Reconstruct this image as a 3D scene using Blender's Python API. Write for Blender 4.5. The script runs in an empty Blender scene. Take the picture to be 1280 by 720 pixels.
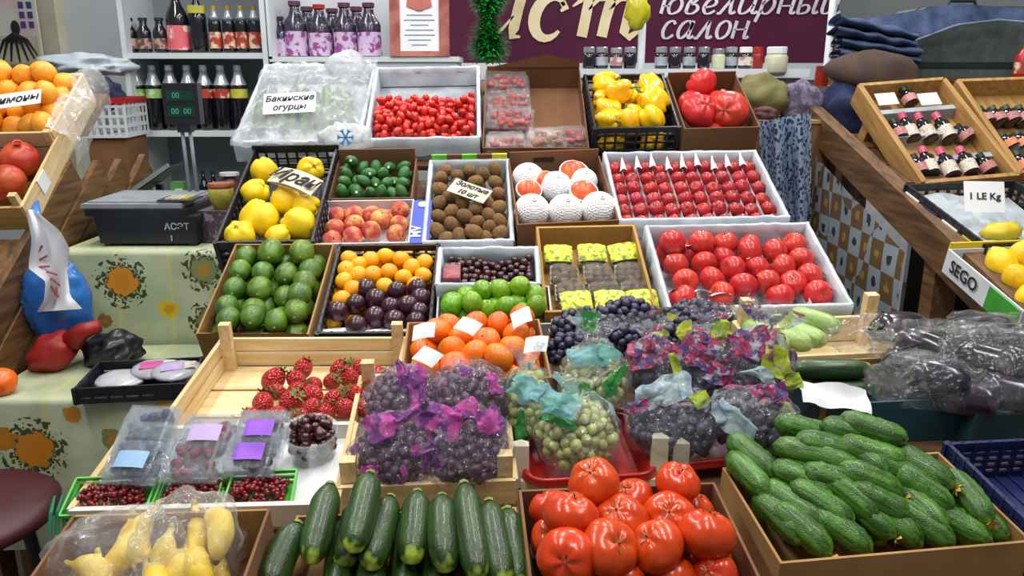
import bpy, math, random
import numpy as np
from mathutils import Vector, Matrix, Euler, noise as mnoise
random.seed(7)
R = math.radians
S = bpy.context.scene
COL = S.collection
# ---------------------------------------------------------------- camera
FPX = 1000.0
PITCH = R(15)
CAMZ = 1.6
cd = bpy.data.cameras.new('camera'); cam = bpy.data.objects.new('camera', cd); COL.objects.link(cam)
cd.sensor_width = 36; cd.lens = 36 * FPX / 1280
cd.clip_start = .05
cam.location = (0, 0, CAMZ); cam.rotation_euler = (R(90) - PITCH, 0, 0)
S.camera = cam
CAM = Vector((0, 0, CAMZ)); FW = Vector((0, math.cos(PITCH), -math.sin(PITCH))); UP = Vector((0, math.sin(PITCH), math.cos(PITCH)))
# ---------------------------------------------------------------- world, lamps, exposure
w = bpy.data.worlds.new('World'); S.world = w; w.use_nodes = True
bg = w.node_tree.nodes['Background']; bg.inputs[0].default_value = (.90, .95, 1, 1); bg.inputs[1].default_value = .27
def area(name, loc, sx, sy, power, col=(1, .97, .93)):
    l = bpy.data.lights.new(name, 'AREA'); l.shape = 'RECTANGLE'; l.size = sx; l.size_y = sy; l.energy = power; l.color = col
    o = bpy.data.objects.new(name, l); COL.objects.link(o); o.location = loc; return o
for i, (x, y, p) in enumerate([(-1.3, .9, 22), (.1, .6, 24), (1.4, .9, 19), (-1.2, 2.3, 22), (.15, 2.2, 24), (1.35, 2.4, 19), (-.9, 4.0, 26), (1.0, 4.0, 26)]):
    area('ceiling_lamp_light', (x, y, 3.0), .16, 1.1, p)
S.view_settings.view_transform = 'Standard'; S.view_settings.look = 'None'; S.view_settings.gamma = 1
S.view_settings.use_curve_mapping = False
S.view_settings.exposure = -.08
S.cycles.transparent_max_bounces = 20
# ---------------------------------------------------------------- pixels to places
def ray(px, py): return FW + Vector(((px - 640) / FPX, 0, 0)) + UP * ((360 - py) / FPX)
def P(px, py, d): return CAM + ray(px, py) * d
def atY(px, py, Y):
    r = ray(px, py); return CAM + r * (Y / r.y)
def atX(px, py, X):
    r = ray(px, py); return CAM + r * (X / r.x)
def atZ(px, py, Z):
    r = ray(px, py); return CAM + r * ((Z - CAMZ) / r.z)
class Plane:
    def __init__(s, tilt, p):
        s.p = Vector(p); s.t = R(tilt); s.n = Vector((0, -math.sin(s.t), math.cos(s.t))); s.v = Vector((0, math.cos(s.t), math.sin(s.t)))
    def hit(s, px, py, off=0):
        r = ray(px, py); q = s.p + s.n * off
        return CAM + r * ((q - CAM).dot(s.n) / r.dot(s.n))
class Frame:
    """rectangle on a plane: local x right, y back, z along the plane's normal, origin at the base centre"""
    def __init__(s, plane, tl, tr, br, bl, h):
        s.pl = plane; s.h = h
        a, b, c, d = [plane.hit(q[0], q[1], h) for q in (tl, tr, br, bl)]
        s.c = (a + b + c + d) / 4 - plane.n * h
        u = ((b - a) + (c - d)); u -= plane.n * u.dot(plane.n); u.normalize()
        v = plane.n.cross(u)
        s.u, s.v, s.n = u, v, plane.n
        s.w = ((b - a).dot(u) + (c - d).dot(u)) / 2; s.l = ((a - d).dot(v) + (b - c).dot(v)) / 2
        s.M = Matrix(((u.x, v.x, s.n.x, s.c.x), (u.y, v.y, s.n.y, s.c.y), (u.z, v.z, s.n.z, s.c.z), (0, 0, 0, 1)))
        s.Mi = s.M.inverted()
    def loc(s, px, py, z):
        return s.Mi @ s.pl.hit(px, py, z)
TBL = Plane(8, (0, 1.09, .93))                       # front table
ROW2 = Plane(25, P(640, 420, 1.75) - Plane(25, (0, 0, 0)).n * .075)
ROW3 = Plane(25, P(640, 305, 2.07) - Plane(25, (0, 0, 0)).n * .07)
ROW4 = Plane(30, P(640, 190, 2.47) - Plane(30, (0, 0, 0)).n * .07)
# ---------------------------------------------------------------- materials
MC = {}
def _n(nt, t, **k):
    n = nt.nodes.new(t)
    for a, b in k.items(): setattr(n, a, b)
    return n
def c4(c): return (c[0], c[1], c[2], 1)
def hexc(h):
    h = h.lstrip('#'); o = []
    for i in (0, 2, 4):
        x = int(h[i:i + 2], 16) / 255; o.append(x / 12.92 if x <= .04045 else ((x + .055) / 1.055) ** 2.4)
    return tuple(o)
def coords(nt, scale=(1, 1, 1), rnd=True):
    tc = _n(nt, 'ShaderNodeTexCoord'); mp = _n(nt, 'ShaderNodeMapping'); mp.inputs['Scale'].default_value = scale
    if rnd:
        oi = _n(nt, 'ShaderNodeObjectInfo'); m = _n(nt, 'ShaderNodeMath', operation='MULTIPLY'); m.inputs[1].default_value = 37
        nt.links.new(oi.outputs['Random'], m.inputs[0]); a = _n(nt, 'ShaderNodeVectorMath', operation='ADD')
        nt.links.new(tc.outputs['Object'], a.inputs[0]); nt.links.new(m.outputs[0], a.inputs[1]); nt.links.new(a.outputs[0], mp.inputs[0])
    else: nt.links.new(tc.outputs['Object'], mp.inputs[0])
    return mp.outputs[0]
def mix(nt, fac, a, b, blend='MIX'):
    m = _n(nt, 'ShaderNodeMix', data_type='RGBA', blend_type=blend)
    for s, val in ((m.inputs[0], fac), (m.inputs[6], a), (m.inputs[7], b)):
        if hasattr(val, 'is_linked'): nt.links.new(val, s)
        else: s.default_value = val if not isinstance(val, tuple) else c4(val)
    return m.outputs[2]
def mathn(nt, op, a, b=0.0):
    m = _n(nt, 'ShaderNodeMath', operation=op)
    for i, val in ((0, a), (1, b)):
        if hasattr(val, 'is_linked'): nt.links.new(val, m.inputs[i])
        else: m.inputs[i].default_value = val
    return m.outputs[0]
def noise_fac(nt, vec, scale, lo=.35, hi=.65, detail=3):
    t = _n(nt, 'ShaderNodeTexNoise'); t.inputs['Scale'].default_value = scale; t.inputs['Detail'].default_value = detail
    nt.links.new(vec, t.inputs['Vector']); mr = _n(nt, 'ShaderNodeMapRange'); mr.inputs[1].default_value = lo; mr.inputs[2].default_value = hi
    nt.links.new(t.outputs['Fac'], mr.inputs[0]); return mr.outputs[0]
def base(name):
    m = bpy.data.materials.new(name); m.use_nodes = True; nt = m.node_tree
    return m, nt, nt.nodes['Principled BSDF']
def mat(name, col, rough=.5, col2=None, ns=20, stretch=(1, 1, 1), var=.12, bump=0, bs=60, metal=0, spec=.5, coat=0, sss=0, hue=0, lo=.35, hi=.65, emit=0):
    if name in MC: return MC[name]
    if isinstance(col, str): col = hexc(col)
    if isinstance(col2, str): col2 = hexc(col2)
    m, nt, b = base(name)
    vec = coords(nt, stretch)
    if col2 is None: col2 = tuple(x * .8 for x in col)
    out = mix(nt, noise_fac(nt, vec, ns, lo, hi), col, col2)
    oi = _n(nt, 'ShaderNodeObjectInfo'); hs = _n(nt, 'ShaderNodeHueSaturation')
    mr = _n(nt, 'ShaderNodeMapRange'); mr.inputs[3].default_value = 1 - var; mr.inputs[4].default_value = 1 + var
    nt.links.new(oi.outputs['Random'], mr.inputs[0]); nt.links.new(mr.outputs[0], hs.inputs['Value'])
    if hue:
        mh = _n(nt, 'ShaderNodeMapRange'); mh.inputs[3].default_value = .5 - hue; mh.inputs[4].default_value = .5 + hue
        fr = mathn(nt, 'FRACT', mathn(nt, 'MULTIPLY', oi.outputs['Random'], 7.31)); nt.links.new(fr, mh.inputs[0]); nt.links.new(mh.outputs[0], hs.inputs['Hue'])
    nt.links.new(out, hs.inputs['Color']); nt.links.new(hs.outputs[0], b.inputs['Base Color'])
    b.inputs['Roughness'].default_value = rough; b.inputs['Metallic'].default_value = metal; b.inputs['Specular IOR Level'].default_value = spec
    b.inputs['Coat Weight'].default_value = coat; b.inputs['Coat Roughness'].default_value = .15
    if sss:
        b.inputs['Subsurface Weight'].default_value = sss; b.inputs['Subsurface Radius'].default_value = (.01, .004, .002); b.inputs['Subsurface Scale'].default_value = .5
    if bump:
        t = _n(nt, 'ShaderNodeTexNoise'); t.inputs['Scale'].default_value = bs; nt.links.new(vec, t.inputs['Vector'])
        bp = _n(nt, 'ShaderNodeBump'); bp.inputs['Strength'].default_value = bump; bp.inputs['Distance'].default_value = .003
        nt.links.new(t.outputs['Fac'], bp.inputs['Height']); nt.links.new(bp.outputs[0], b.inputs['Normal'])
    if emit:
        nt.links.new(hs.outputs[0], b.inputs['Emission Color']); b.inputs['Emission Strength'].default_value = emit
    MC[name] = m; return m
def wood(name, col, col2, scale=8, axis=0):
    st = [12, 12, 12]; st[axis] = 1.2
    return mat(name, col, .6, col2, scale, tuple(st), var=.08, bump=.15, bs=scale * 2)
def film(name, tint=(.9, .93, .96), white=.14, zone=None, wrinkle=26, prints=(), pscale=9, strength=.8, rough=.12):
    """clear polythene: see-through, wrinkled, glossy, with printed patches"""
    if name in MC: return MC[name]
    m, nt, b = base(name); vec = coords(nt); nt.nodes.remove(b)
    out = nt.nodes['Material Output']
    t = _n(nt, 'ShaderNodeTexNoise'); t.inputs['Scale'].default_value = wrinkle * 1.6; t.inputs['Detail'].default_value = 3; t.inputs['Distortion'].default_value = 1.6
    nt.links.new(vec, t.inputs['Vector'])
    bp = _n(nt, 'ShaderNodeBump'); bp.inputs['Strength'].default_value = strength; bp.inputs['Distance'].default_value = .03; nt.links.new(t.outputs['Fac'], bp.inputs['Height'])
    gl = _n(nt, 'ShaderNodeBsdfGlossy'); gl.inputs['Roughness'].default_value = rough; nt.links.new(bp.outputs[0], gl.inputs['Normal'])
    df = _n(nt, 'ShaderNodeBsdfDiffuse'); tl = _n(nt, 'ShaderNodeBsdfTranslucent')
    tr = _n(nt, 'ShaderNodeBsdfTransparent'); tr.inputs[0].default_value = (.97, .98, .99, 1)
    rid = noise_fac(nt, vec, wrinkle * 1.3, .55, .68, 4)
    fac = mathn(nt, 'ADD', white * .75, mathn(nt, 'MULTIPLY', rid, .07 + white * .6)); col_sock = None
    for i, (pc, lo, hi, op) in enumerate(prints):
        if isinstance(pc, str): pc = hexc(pc)
        mp = _n(nt, 'ShaderNodeVectorMath', operation='ADD'); mp.inputs[1].default_value = (3.1 * i, 1.7 * i, 2.3 * i); nt.links.new(vec, mp.inputs[0])
        k = noise_fac(nt, mp.outputs[0], pscale, lo, hi, 3)
        if zone and zone[i]:
            sy = _n(nt, 'ShaderNodeSeparateXYZ'); tcz = _n(nt, 'ShaderNodeTexCoord'); nt.links.new(tcz.outputs['Object'], sy.inputs[0]); zr = _n(nt, 'ShaderNodeMapRange'); zr.inputs[1].default_value = zone[i][0]; zr.inputs[2].default_value = zone[i][1]; nt.links.new(sy.outputs[1], zr.inputs[0]); k = mathn(nt, 'MULTIPLY', k, zr.outputs[0])
        col_sock = mix(nt, k, col_sock if col_sock is not None else tint, pc)
        fac = mathn(nt, 'MAXIMUM', fac, mathn(nt, 'MULTIPLY', k, op))
    for n_ in (df, tl):
        if col_sock is not None: nt.links.new(col_sock, n_.inputs['Color'])
        else: n_.inputs['Color'].default_value = c4(tint)
    body = _n(nt, 'ShaderNodeMixShader'); body.inputs[0].default_value = .35; nt.links.new(df.outputs[0], body.inputs[1]); nt.links.new(tl.outputs[0], body.inputs[2])
    cl = _n(nt, 'ShaderNodeClamp'); cl.inputs[2].default_value = .95; nt.links.new(fac, cl.inputs[0])
    ms = _n(nt, 'ShaderNodeMixShader'); nt.links.new(cl.outputs[0], ms.inputs[0]); nt.links.new(tr.outputs[0], ms.inputs[1]); nt.links.new(body.outputs[0], ms.inputs[2])
    fr = _n(nt, 'ShaderNodeFresnel'); fr.inputs[0].default_value = 1.5; nt.links.new(bp.outputs[0], fr.inputs['Normal'])
    cf = _n(nt, 'ShaderNodeClamp'); cf.inputs[2].default_value = .17; nt.links.new(mathn(nt, 'MULTIPLY', fr.outputs[0], 1.5), cf.inputs[0])
    m2 = _n(nt, 'ShaderNodeMixShader'); nt.links.new(cf.outputs[0], m2.inputs[0]); nt.links.new(ms.outputs[0], m2.inputs[1]); nt.links.new(gl.outputs[0], m2.inputs[2])
    nt.links.new(m2.outputs[0], out.inputs[0]); MC[name] = m; return m
# ---------------------------------------------------------------- mesh helpers
class MB:
    def __init__(s): s.v = []; s.f = []
    def add(s, vs, fs):
        k = len(s.v); s.v += [tuple(v) for v in vs]; s.f += [tuple(i + k for i in f) for f in fs]; return s
    def box(s, c, d, rot=None, taper=0):
        vs = []
        for z in (-1, 1):
            for y in (-1, 1):
                for x in (-1, 1):
                    t = 1 - taper * (z < 0)
                    v = Vector((x * d[0] / 2 * t, y * d[1] / 2 * t, z * d[2] / 2))
                    if rot is not None: v = rot @ v
                    vs.append(Vector(c) + v)
        return s.add(vs, [(0, 2, 3, 1), (4, 5, 7, 6), (0, 1, 5, 4), (2, 6, 7, 3), (0, 4, 6, 2), (1, 3, 7, 5)])
    def bar(s, a, b, wd, th, up=(0, 0, 1)):
        a = Vector(a); b = Vector(b); y = (b - a).normalized(); x = y.cross(Vector(up)).normalized(); z = x.cross(y)
        return s.box((a + b) / 2, (wd, (b - a).length, th), Matrix((x, y, z)).transposed())
    def tube(s, pts, rad, seg=8, cap=True, flat=1.0):
        pts = [Vector(p) for p in pts]; n = len(pts)
        if not hasattr(rad, '__len__'): rad = [rad] * n
        vs = []; px = None
        for i, p in enumerate(pts):
            t = (pts[min(i + 1, n - 1)] - pts[max(i - 1, 0)]).normalized()
            if px is None: px = t.orthogonal().normalized()
            px = (px - t * px.dot(t)).normalized(); py = t.cross(px)
            for k in range(seg):
                a = 2 * math.pi * k / seg; vs.append(p + px * math.cos(a) * rad[i] + py * math.sin(a) * rad[i] * flat)
        fs = [(i * seg + k, i * seg + (k + 1) % seg, (i + 1) * seg + (k + 1) % seg, (i + 1) * seg + k) for i in range(n - 1) for k in range(seg)]
        if cap: fs += [tuple(range(seg - 1, -1, -1)), tuple(range((n - 1) * seg, n * seg))]
        return s.add(vs, fs)
    def lathe(s, prof, seg=16, fn=None, c=(0, 0, 0)):
        """profile of (r, z) from bottom to top"""
        vs = []; 
        for r, z in prof:
            for k in range(seg):
                a = 2 * math.pi * k / seg; q = fn(a, z) if fn else 1
                vs.append((c[0] + r * q * math.cos(a), c[1] + r * q * math.sin(a), c[2] + z))
        n = len(prof)
        fs = [(i * seg + k, i * seg + (k + 1) % seg, (i + 1) * seg + (k + 1) % seg, (i + 1) * seg + k) for i in range(n - 1) for k in range(seg)]
        fs += [tuple(range(seg - 1, -1, -1)), tuple(range((n - 1) * seg, n * seg))]
        return s.add(vs, fs)
    def ell(s, rx, ry, rz, seg=16, rings=10, c=(0, 0, 0), lump=0, lf=20, fn=None, seed=0):
        prof = []; vs = []
        for i in range(1, rings):
            t = math.pi * i / rings
            for k in range(seg):
                a = 2 * math.pi * k / seg
                v = Vector((math.sin(t) * math.cos(a), math.sin(t) * math.sin(a), -math.cos(t)))
                q = 1 + (lump * mnoise.noise(v * lf + Vector((seed, seed * 2, 0))) if lump else 0)
                if fn: q *= fn(v)
                vs.append((c[0] + v.x * rx * q, c[1] + v.y * ry * q, c[2] + v.z * rz * q))
        b = (c[0], c[1], c[2] - rz * (fn(Vector((0, 0, -1))) if fn else 1)); t = (c[0], c[1], c[2] + rz * (fn(Vector((0, 0, 1))) if fn else 1))
        n = rings - 1
        fs = [(i * seg + k, i * seg + (k + 1) % seg, (i + 1) * seg + (k + 1) % seg, (i + 1) * seg + k) for i in range(n - 1) for k in range(seg)]
        ib = len(vs); vs += [b, t]
        fs += [(ib, (k + 1) % seg, k) for k in range(seg)] + [(ib + 1, (n - 1) * seg + k, (n - 1) * seg + (k + 1) % seg) for k in range(seg)]
        return s.add(vs, fs)
    def grid(s, fn, nu, nv):
        vs = [fn(i / nu, j / nv) for j in range(nv + 1) for i in range(nu + 1)]
        fs = [(j * (nu + 1) + i, j * (nu + 1) + i + 1, (j + 1) * (nu + 1) + i + 1, (j + 1) * (nu + 1) + i) for j in range(nv) for i in range(nu)]
        return s.add(vs, fs)
    def mesh(s, name, m=None, smooth=False):
        me = bpy.data.meshes.new(name); me.from_pydata(s.v, [], s.f); me.validate()
        if smooth: me.polygons.foreach_set('use_smooth', [True] * len(me.polygons))
        if m: me.materials.append(m)
        return me
def tag(o, label, cat, group=None):
    o['label'] = label; o['category'] = cat
    if group: o['group'] = group
    return o
def ob(name, me, m=None, parent=None, M=None, smooth=False):
    if isinstance(me, MB): me = me.mesh(name, m, smooth)
    o = bpy.data.objects.new(name, me); COL.objects.link(o)
    if parent is not None: o.parent = parent
    if M is not None: o.matrix_basis = M
    return o
def thing(name, label, cat, M=None, group=None):
    o = bpy.data.objects.new(name, None); COL.objects.link(o); o.empty_display_size = .05
    if M is not None: o.matrix_basis = M
    return tag(o, label, cat, group)
def struct(name, mb, m): o = ob(name, mb, m); o['kind'] = 'structure'; return o
def T(x, y, z, rx=0, ry=0, rz=0, s=1):
    return Matrix.Translation((x, y, z)) @ Euler((rx, ry, rz)).to_matrix().to_4x4() @ Matrix.Scale(s, 4)
def textmesh(body, size, m, shear=0, bold=0, extrude=0, spacing=1):
    cu = bpy.data.curves.new('lettering', 'FONT'); cu.body = body; cu.size = size; cu.shear = shear; cu.offset = bold; cu.extrude = extrude
    cu.align_x = 'CENTER'; cu.align_y = 'CENTER'; cu.space_character = spacing; cu.resolution_u = 3
    o = bpy.data.objects.new('lettering', cu); COL.objects.link(o); bpy.context.view_layer.update()
    me = bpy.data.meshes.new_from_object(o.evaluated_get(bpy.context.evaluated_depsgraph_get()))
    bpy.data.objects.remove(o); bpy.data.curves.remove(cu)
    me.materials.clear(); me.materials.append(m); return me
# ---------------------------------------------------------------- fruit and vegetable prototypes: (mesh, [(part name, mesh)])
PI = math.pi
def sph(name, m, rx, ry=None, rz=None, seg=16, rings=10, lump=.04, lf=1.5, fn=None, seed=0):
    return MB().ell(rx, ry or rx, rz or rx, seg, rings, lump=lump, lf=lf, fn=fn, seed=seed).mesh(name, m, True)
m_calyx = mat('calyx_green', '#56683a', .7, '#36471f', 200, var=.1)
m_stem = mat('stem_brown', '#5b5a2a', .8, '#3c3c1c', 200)
def calyx(r, n=6, up=0, lift=.12, wid=.18):
    mb = MB()
    for k in range(n):
        a = 2 * PI * k / n + random.uniform(-.2, .2); ca, sa = math.cos(a), math.sin(a); L = r * random.uniform(.75, 1.1)
        pts = [(.0, 0, 0), (.35 * L, 0, .06 * r), (.75 * L, 0, lift * r * .6), (L, 0, lift * r * random.uniform(.6, 2.2))]
        vs = []
        for q, wd in zip(pts, (.6, 1, .7, .08)):
            for sgn in (-1, 1):
                y = sgn * wid * r * wd; vs.append((q[0] * ca - y * sa, q[0] * sa + y * ca, q[2] + up))
        mb.add(vs, [(0, 1, 3, 2), (2, 3, 5, 4), (4, 5, 7, 6)])
    mb.tube([(0, 0, up - .02 * r), (0, .02 * r, up + .25 * r), (.06 * r, .05 * r, up + .45 * r)], [.12 * r, .09 * r, .1 * r], 6)
    return mb
def tomato_proto(r, m, ribs=5, amp=.035, flat=.80, stem=True, seg=24):
    def fn(v):
        dz = v.z; a = math.atan2(v.y, v.x)
        return (1 + amp * math.cos(ribs * a + .6 * math.sin(a)) * max(0, dz + .25)) * (1 - .20 * math.exp(-((1 - dz) / .05)))
    body = sph('tomato', m, r, r, r * flat, seg, 14, .05, 1.1, fn, random.random() * 9)
    kids = []
    if stem: kids = [('calyx', calyx(r * .36, 6, r * flat * .80, .35, .10).mesh('calyx', m_calyx, True))]
    return body, kids
m_tom = mat('tomato_skin', '#d2440f', .25, '#bd3608', 2, var=.07, coat=.2, hue=.003, spec=.4)
m_tompink = mat('tomato_pink_skin', '#bf2420', .32, '#cf4038', 2, var=.1, coat=.12, hue=.004, spec=.4)
m_cherry_t = mat('cherry_tomato_skin', '#d92c1a', .25, '#b81c12', 60, var=.12, coat=.3)
TOM = [tomato_proto(1.0, m_tom, random.choice((4, 5, 6)), .045, random.uniform(.76, .86)) for _ in range(4)]
TOMP = [tomato_proto(1.0, m_tompink, 5, .02, .9, True, 14) for _ in range(2)]
m_tomdark = mat('tomato_crimson_skin', '#98141c', .32, '#b02a2c', 2, var=.14, coat=.1, hue=.004, spec=.4)
TOMD = [tomato_proto(1.0, m_tomdark, 5, .02, .9, True, 14) for _ in range(2)]
TOMBIG = [tomato_proto(1.0, m_tompink, 6, .07, .8, True, 20) for _ in range(2)]
CHT = [(sph('cherry_tomato', m_cherry_t, .8, .8, 1.15, 10, 7), [])]
m_avo = mat('avocado_skin', '#5f8420', .36, '#385c12', 1.4, var=.16, bump=.4, bs=14, coat=.15, hue=.015)
AVO = [(MB().ell(.84, .84, 1.28, 20, 14, lump=.05, lf=1.4, fn=lambda v: 1 - .16 * max(0, v.z), seed=i).mesh('avocado', m_avo, True),
        [('stem_scar', MB().lathe([(.1, 0), (.1, .06), (.04, .09)], 8, c=(0, 0, 1.05)).mesh('stem_scar', mat('avocado_scar', '#8a8a4a', .8), True))]) for i in range(2)]
m_apr = mat('yellow_citrus_peel', '#f5b416', .38, '#f0a00c', 25, var=.06, bump=.35, bs=6, hue=.012)
APR = [(sph('mandarin', m_apr, 1, 1, .9, 16, 10, .04, 1.3, lambda v: 1 - .08 * math.exp(-(1 - abs(v.z)) / .04), i), [('stem_end', MB().lathe([(.09, 0), (.07, .04)], 6, c=(0, 0, .80)).mesh('stem_end', m_calyx))]) for i in range(2)]
m_passion = mat('passion_fruit_skin', '#45182c', .33, '#210c1b', 6, var=.2, coat=.25)
PAS = [(sph('passion_fruit', m_passion, 1, 1, 1.05, 16, 10, .05, 1.5, None, 2), [('stem_end', MB().lathe([(.12, 0), (.09, .07)], 6, c=(0, 0, 1.0)).mesh('stem_end', m_stem))])]
m_lime = mat('lime_peel', '#78ad1c', .33, '#5a9216', 3, var=.16, bump=.25, bs=9, hue=.02, coat=.15)
LIM = [(sph('lime', m_lime, .95, .95, 1.05, 16, 10, .03, 1.5, lambda v: 1 + .1 * math.exp(-(1 - v.z) / .02), i), [('stem_end', MB().lathe([(.1, 0), (.06, .06)], 6, c=(0, 0, 1.1)).mesh('stem_end', m_calyx))]) for i in range(2)]
m_peach = mat('peach_skin', '#b43a3c', .72, '#e8a05c', 1.1, var=.12, lo=.42, hi=.66, hue=.01)
def cleft(v): a = math.atan2(v.y, v.x); return (1 - .10 * math.exp(-(a / .22) ** 2) * (1 - .3 * abs(v.z))) * (1 - .15 * math.exp(-(1 - v.z) / .04))
PEA = [(sph('peach', m_peach, 1, 1, .94, 20, 12, .03, 1.3, cleft, i), [('stem_cavity', MB().lathe([(.14, 0), (.06, .03)], 8, c=(0, 0, .78)).mesh('stem_cavity', m_stem))]) for i in range(2)]
m_kiwi = mat('kiwi_skin', '#8a683c', .85, '#664a26', 4, var=.18, bump=.5, bs=22, hue=.01)
KIW = [(sph('kiwi', m_kiwi, .9, .86, 1.08, 14, 9, .04, 1.5, None, i), [('blossom_end', MB().lathe([(.16, 0), (.06, .05)], 6, c=(0, 0, 1.05)).mesh('blossom_end', m_stem))]) for i in range(2)]
m_quince = mat('quince_skin', '#f2d412', .45, '#e3bd0a', 1.4, var=.07, bump=.15, bs=5)
def qf(v):
    a = math.atan2(v.y, v.x); return (1 + .06 * math.cos(5 * a) * (.4 + .6 * abs(v.z))) * (1 - .22 * math.exp(-(1 - abs(v.z)) / .05))
QUI = [(sph('quince', m_quince, 1, .97, 1.02, 24, 14, .10, 1.3, qf, i * 3), [('crown', MB().lathe([(.13, 0), (.17, .05), (.12, .12), (.04, .08)], 8, c=(0, 0, .77)).mesh('crown', mat('quince_crown', '#7a6420', .9)))]) for i in range(3)]
m_fei = mat('feijoa_skin', '#3f7a3a', .45, '#2a5a2c', 3, var=.2, bump=.3, bs=10)
FEI = [(sph('feijoa', m_fei, .8, .8, 1.2, 14, 9, .06, 1.5, None, 1), [('crown', MB().lathe([(.2, 0), (.28, .12), (.12, .14)], 7, c=(0, 0, 1.12)).mesh('crown', m_calyx))])]
m_org = mat('orange_peel', '#ee7a10', .36, '#e8640a', 2.5, var=.08, bump=.35, bs=9, hue=.006, coat=.1)
MAN = [(sph('mandarin', m_org, 1, 1, .86, 20, 12, .05, 1.3, lambda v: 1 - .1 * math.exp(-(1 - abs(v.z)) / .04), i), [('stem_end', MB().lathe([(.12, 0), (.14, .03), (.05, .07)], 7, c=(0, 0, .73)).mesh('stem_end', m_calyx))]) for i in range(3)]
m_lemon = mat('orange_lemon_peel', '#f39a1e', .4, '#f7b23a', 2.5, var=.1, bump=.3, bs=9)
LEM = [(sph('lemon', m_lemon, .95, .95, 1.08, 16, 10, .04, 1.4, lambda v: 1 + .1 * math.exp(-(1 - abs(v.z)) / .03), i), [('stem_end', MB().lathe([(.1, 0), (.05, .06)], 6, c=(0, 0, 1.12)).mesh('stem_end', m_calyx))]) for i in range(2)]
m_pom = mat('pomegranate_skin', '#a5231c', .4, '#c4552a', 1.2, var=.1)
POM = [(sph('pomegranate', m_pom, 1, 1, .93, 20, 12, .06, 1.3, None, 4), [('crown', MB().lathe([(.16, 0), (.14, .08), (.24, .22), (.18, .2), (.1, .06)], 8, c=(0, 0, .88)).mesh('crown', m_pom))])]
m_pers = mat('mango_red_skin', '#d2472a', .35, '#e2702e', 1.6, var=.12)
def holes(name):
    m, nt, b = base(name); vec = coords(nt, (1, 1, 1), False)
    vo = _n(nt, 'ShaderNodeTexVoronoi'); vo.inputs['Scale'].default_value = 7.5; vo.inputs['Randomness'].default_value = .25; nt.links.new(vec, vo.inputs['Vector'])
    k = mathn(nt, 'LESS_THAN', vo.outputs['Distance'], .24)
    nt.links.new(mix(nt, k, (.9, .9, .9), (.52, .55, .66)), b.inputs['Base Color']); b.inputs['Roughness'].default_value = .7
    bp = _n(nt, 'ShaderNodeBump'); bp.inputs['Strength'].default_value = .35; bp.inputs['Distance'].default_value = .05; nt.links.new(vo.outputs['Distance'], bp.inputs['Height']); bp.invert = True
    nt.links.new(bp.outputs[0], b.inputs['Normal']); return m
m_net = holes('foam_net')
def net_proto(open_at):
    fr = sph('pomelo', m_pers, 1, 1, .95, 20, 12, .03, 1.3)
    prof = [(1.06 * math.sin(t), -1.02 * math.cos(t)) for t in [PI * .08 + (PI * open_at - PI * .08) * i / 9 for i in range(10)]]
    mb = MB().lathe(prof, 20); mb.f = mb.f[:-2] + [mb.f[-2]]
    r0, z0 = prof[-1]
    mb.tube([(r0 * math.cos(2 * PI * k / 20) * 1.0, r0 * math.sin(2 * PI * k / 20), z0 + .02 * (k % 2)) for k in range(21)], .06, 6, False)
    return fr, [('foam_net', mb.mesh('foam_net', m_net, True))]
NET = [net_proto(.60), net_proto(.97)]
m_pep = mat('yellow_pepper_skin', '#f2c80c', .2, '#f0ae0a', 2, var=.07, coat=.5, hue=.012)
def pf(v): a = math.atan2(v.y, v.x); return (1 + .10 * math.cos(4 * a)) * (1 - .28 * math.exp(-(1 - abs(v.z)) / .10))
PEP = [(MB().ell(.88, .88, 1.15, 24, 14, lump=.12, lf=1.3, fn=pf, seed=i * 2).mesh('yellow_pepper', m_pep, True),
        [('stalk', MB().tube([(0, 0, .72), (.02, 0, .9), (.1, .04, 1.15), (.16, .06, 1.3)], [.2, .1, .09, .12], 8).mesh('stalk', mat('pepper_stalk', '#6d8f2a', .6), True))]) for i in range(3)]
def seeds(name):
    m, nt, b = base(name); vec = coords(nt, (1, 1, 1), False)
    vo = _n(nt, 'ShaderNodeTexVoronoi'); vo.inputs['Scale'].default_value = 6; nt.links.new(vec, vo.inputs['Vector'])
    k = mathn(nt, 'LESS_THAN', vo.outputs['Distance'], .16)
    nt.links.new(mix(nt, k, hexc('#b81416'), hexc('#e08a4a')), b.inputs['Base Color']); b.inputs['Roughness'].default_value = .3; b.inputs['Coat Weight'].default_value = .3
    bp = _n(nt, 'ShaderNodeBump'); bp.inputs['Strength'].default_value = .5; bp.inputs['Distance'].default_value = .05; nt.links.new(vo.outputs['Distance'], bp.inputs['Height'])
    nt.links.new(bp.outputs[0], b.inputs['Normal']); return m
m_straw = seeds('strawberry_skin')
m_leaf = mat('strawberry_leaf', '#4e7d2c', .6, '#35601f', 4, var=.15)
STR = [(MB().ell(.88, .82, 1.15, 16, 11, lump=.08, lf=1.4, fn=lambda v: 1 - .28 * max(0, -v.z) + .03 * v.z, seed=i).mesh('strawberry', m_straw, True),
        [('leaf_crown', calyx(.75, 8, 1.08, .12, .2).mesh('leaf_crown', m_leaf))]) for i in range(3)]
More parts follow.
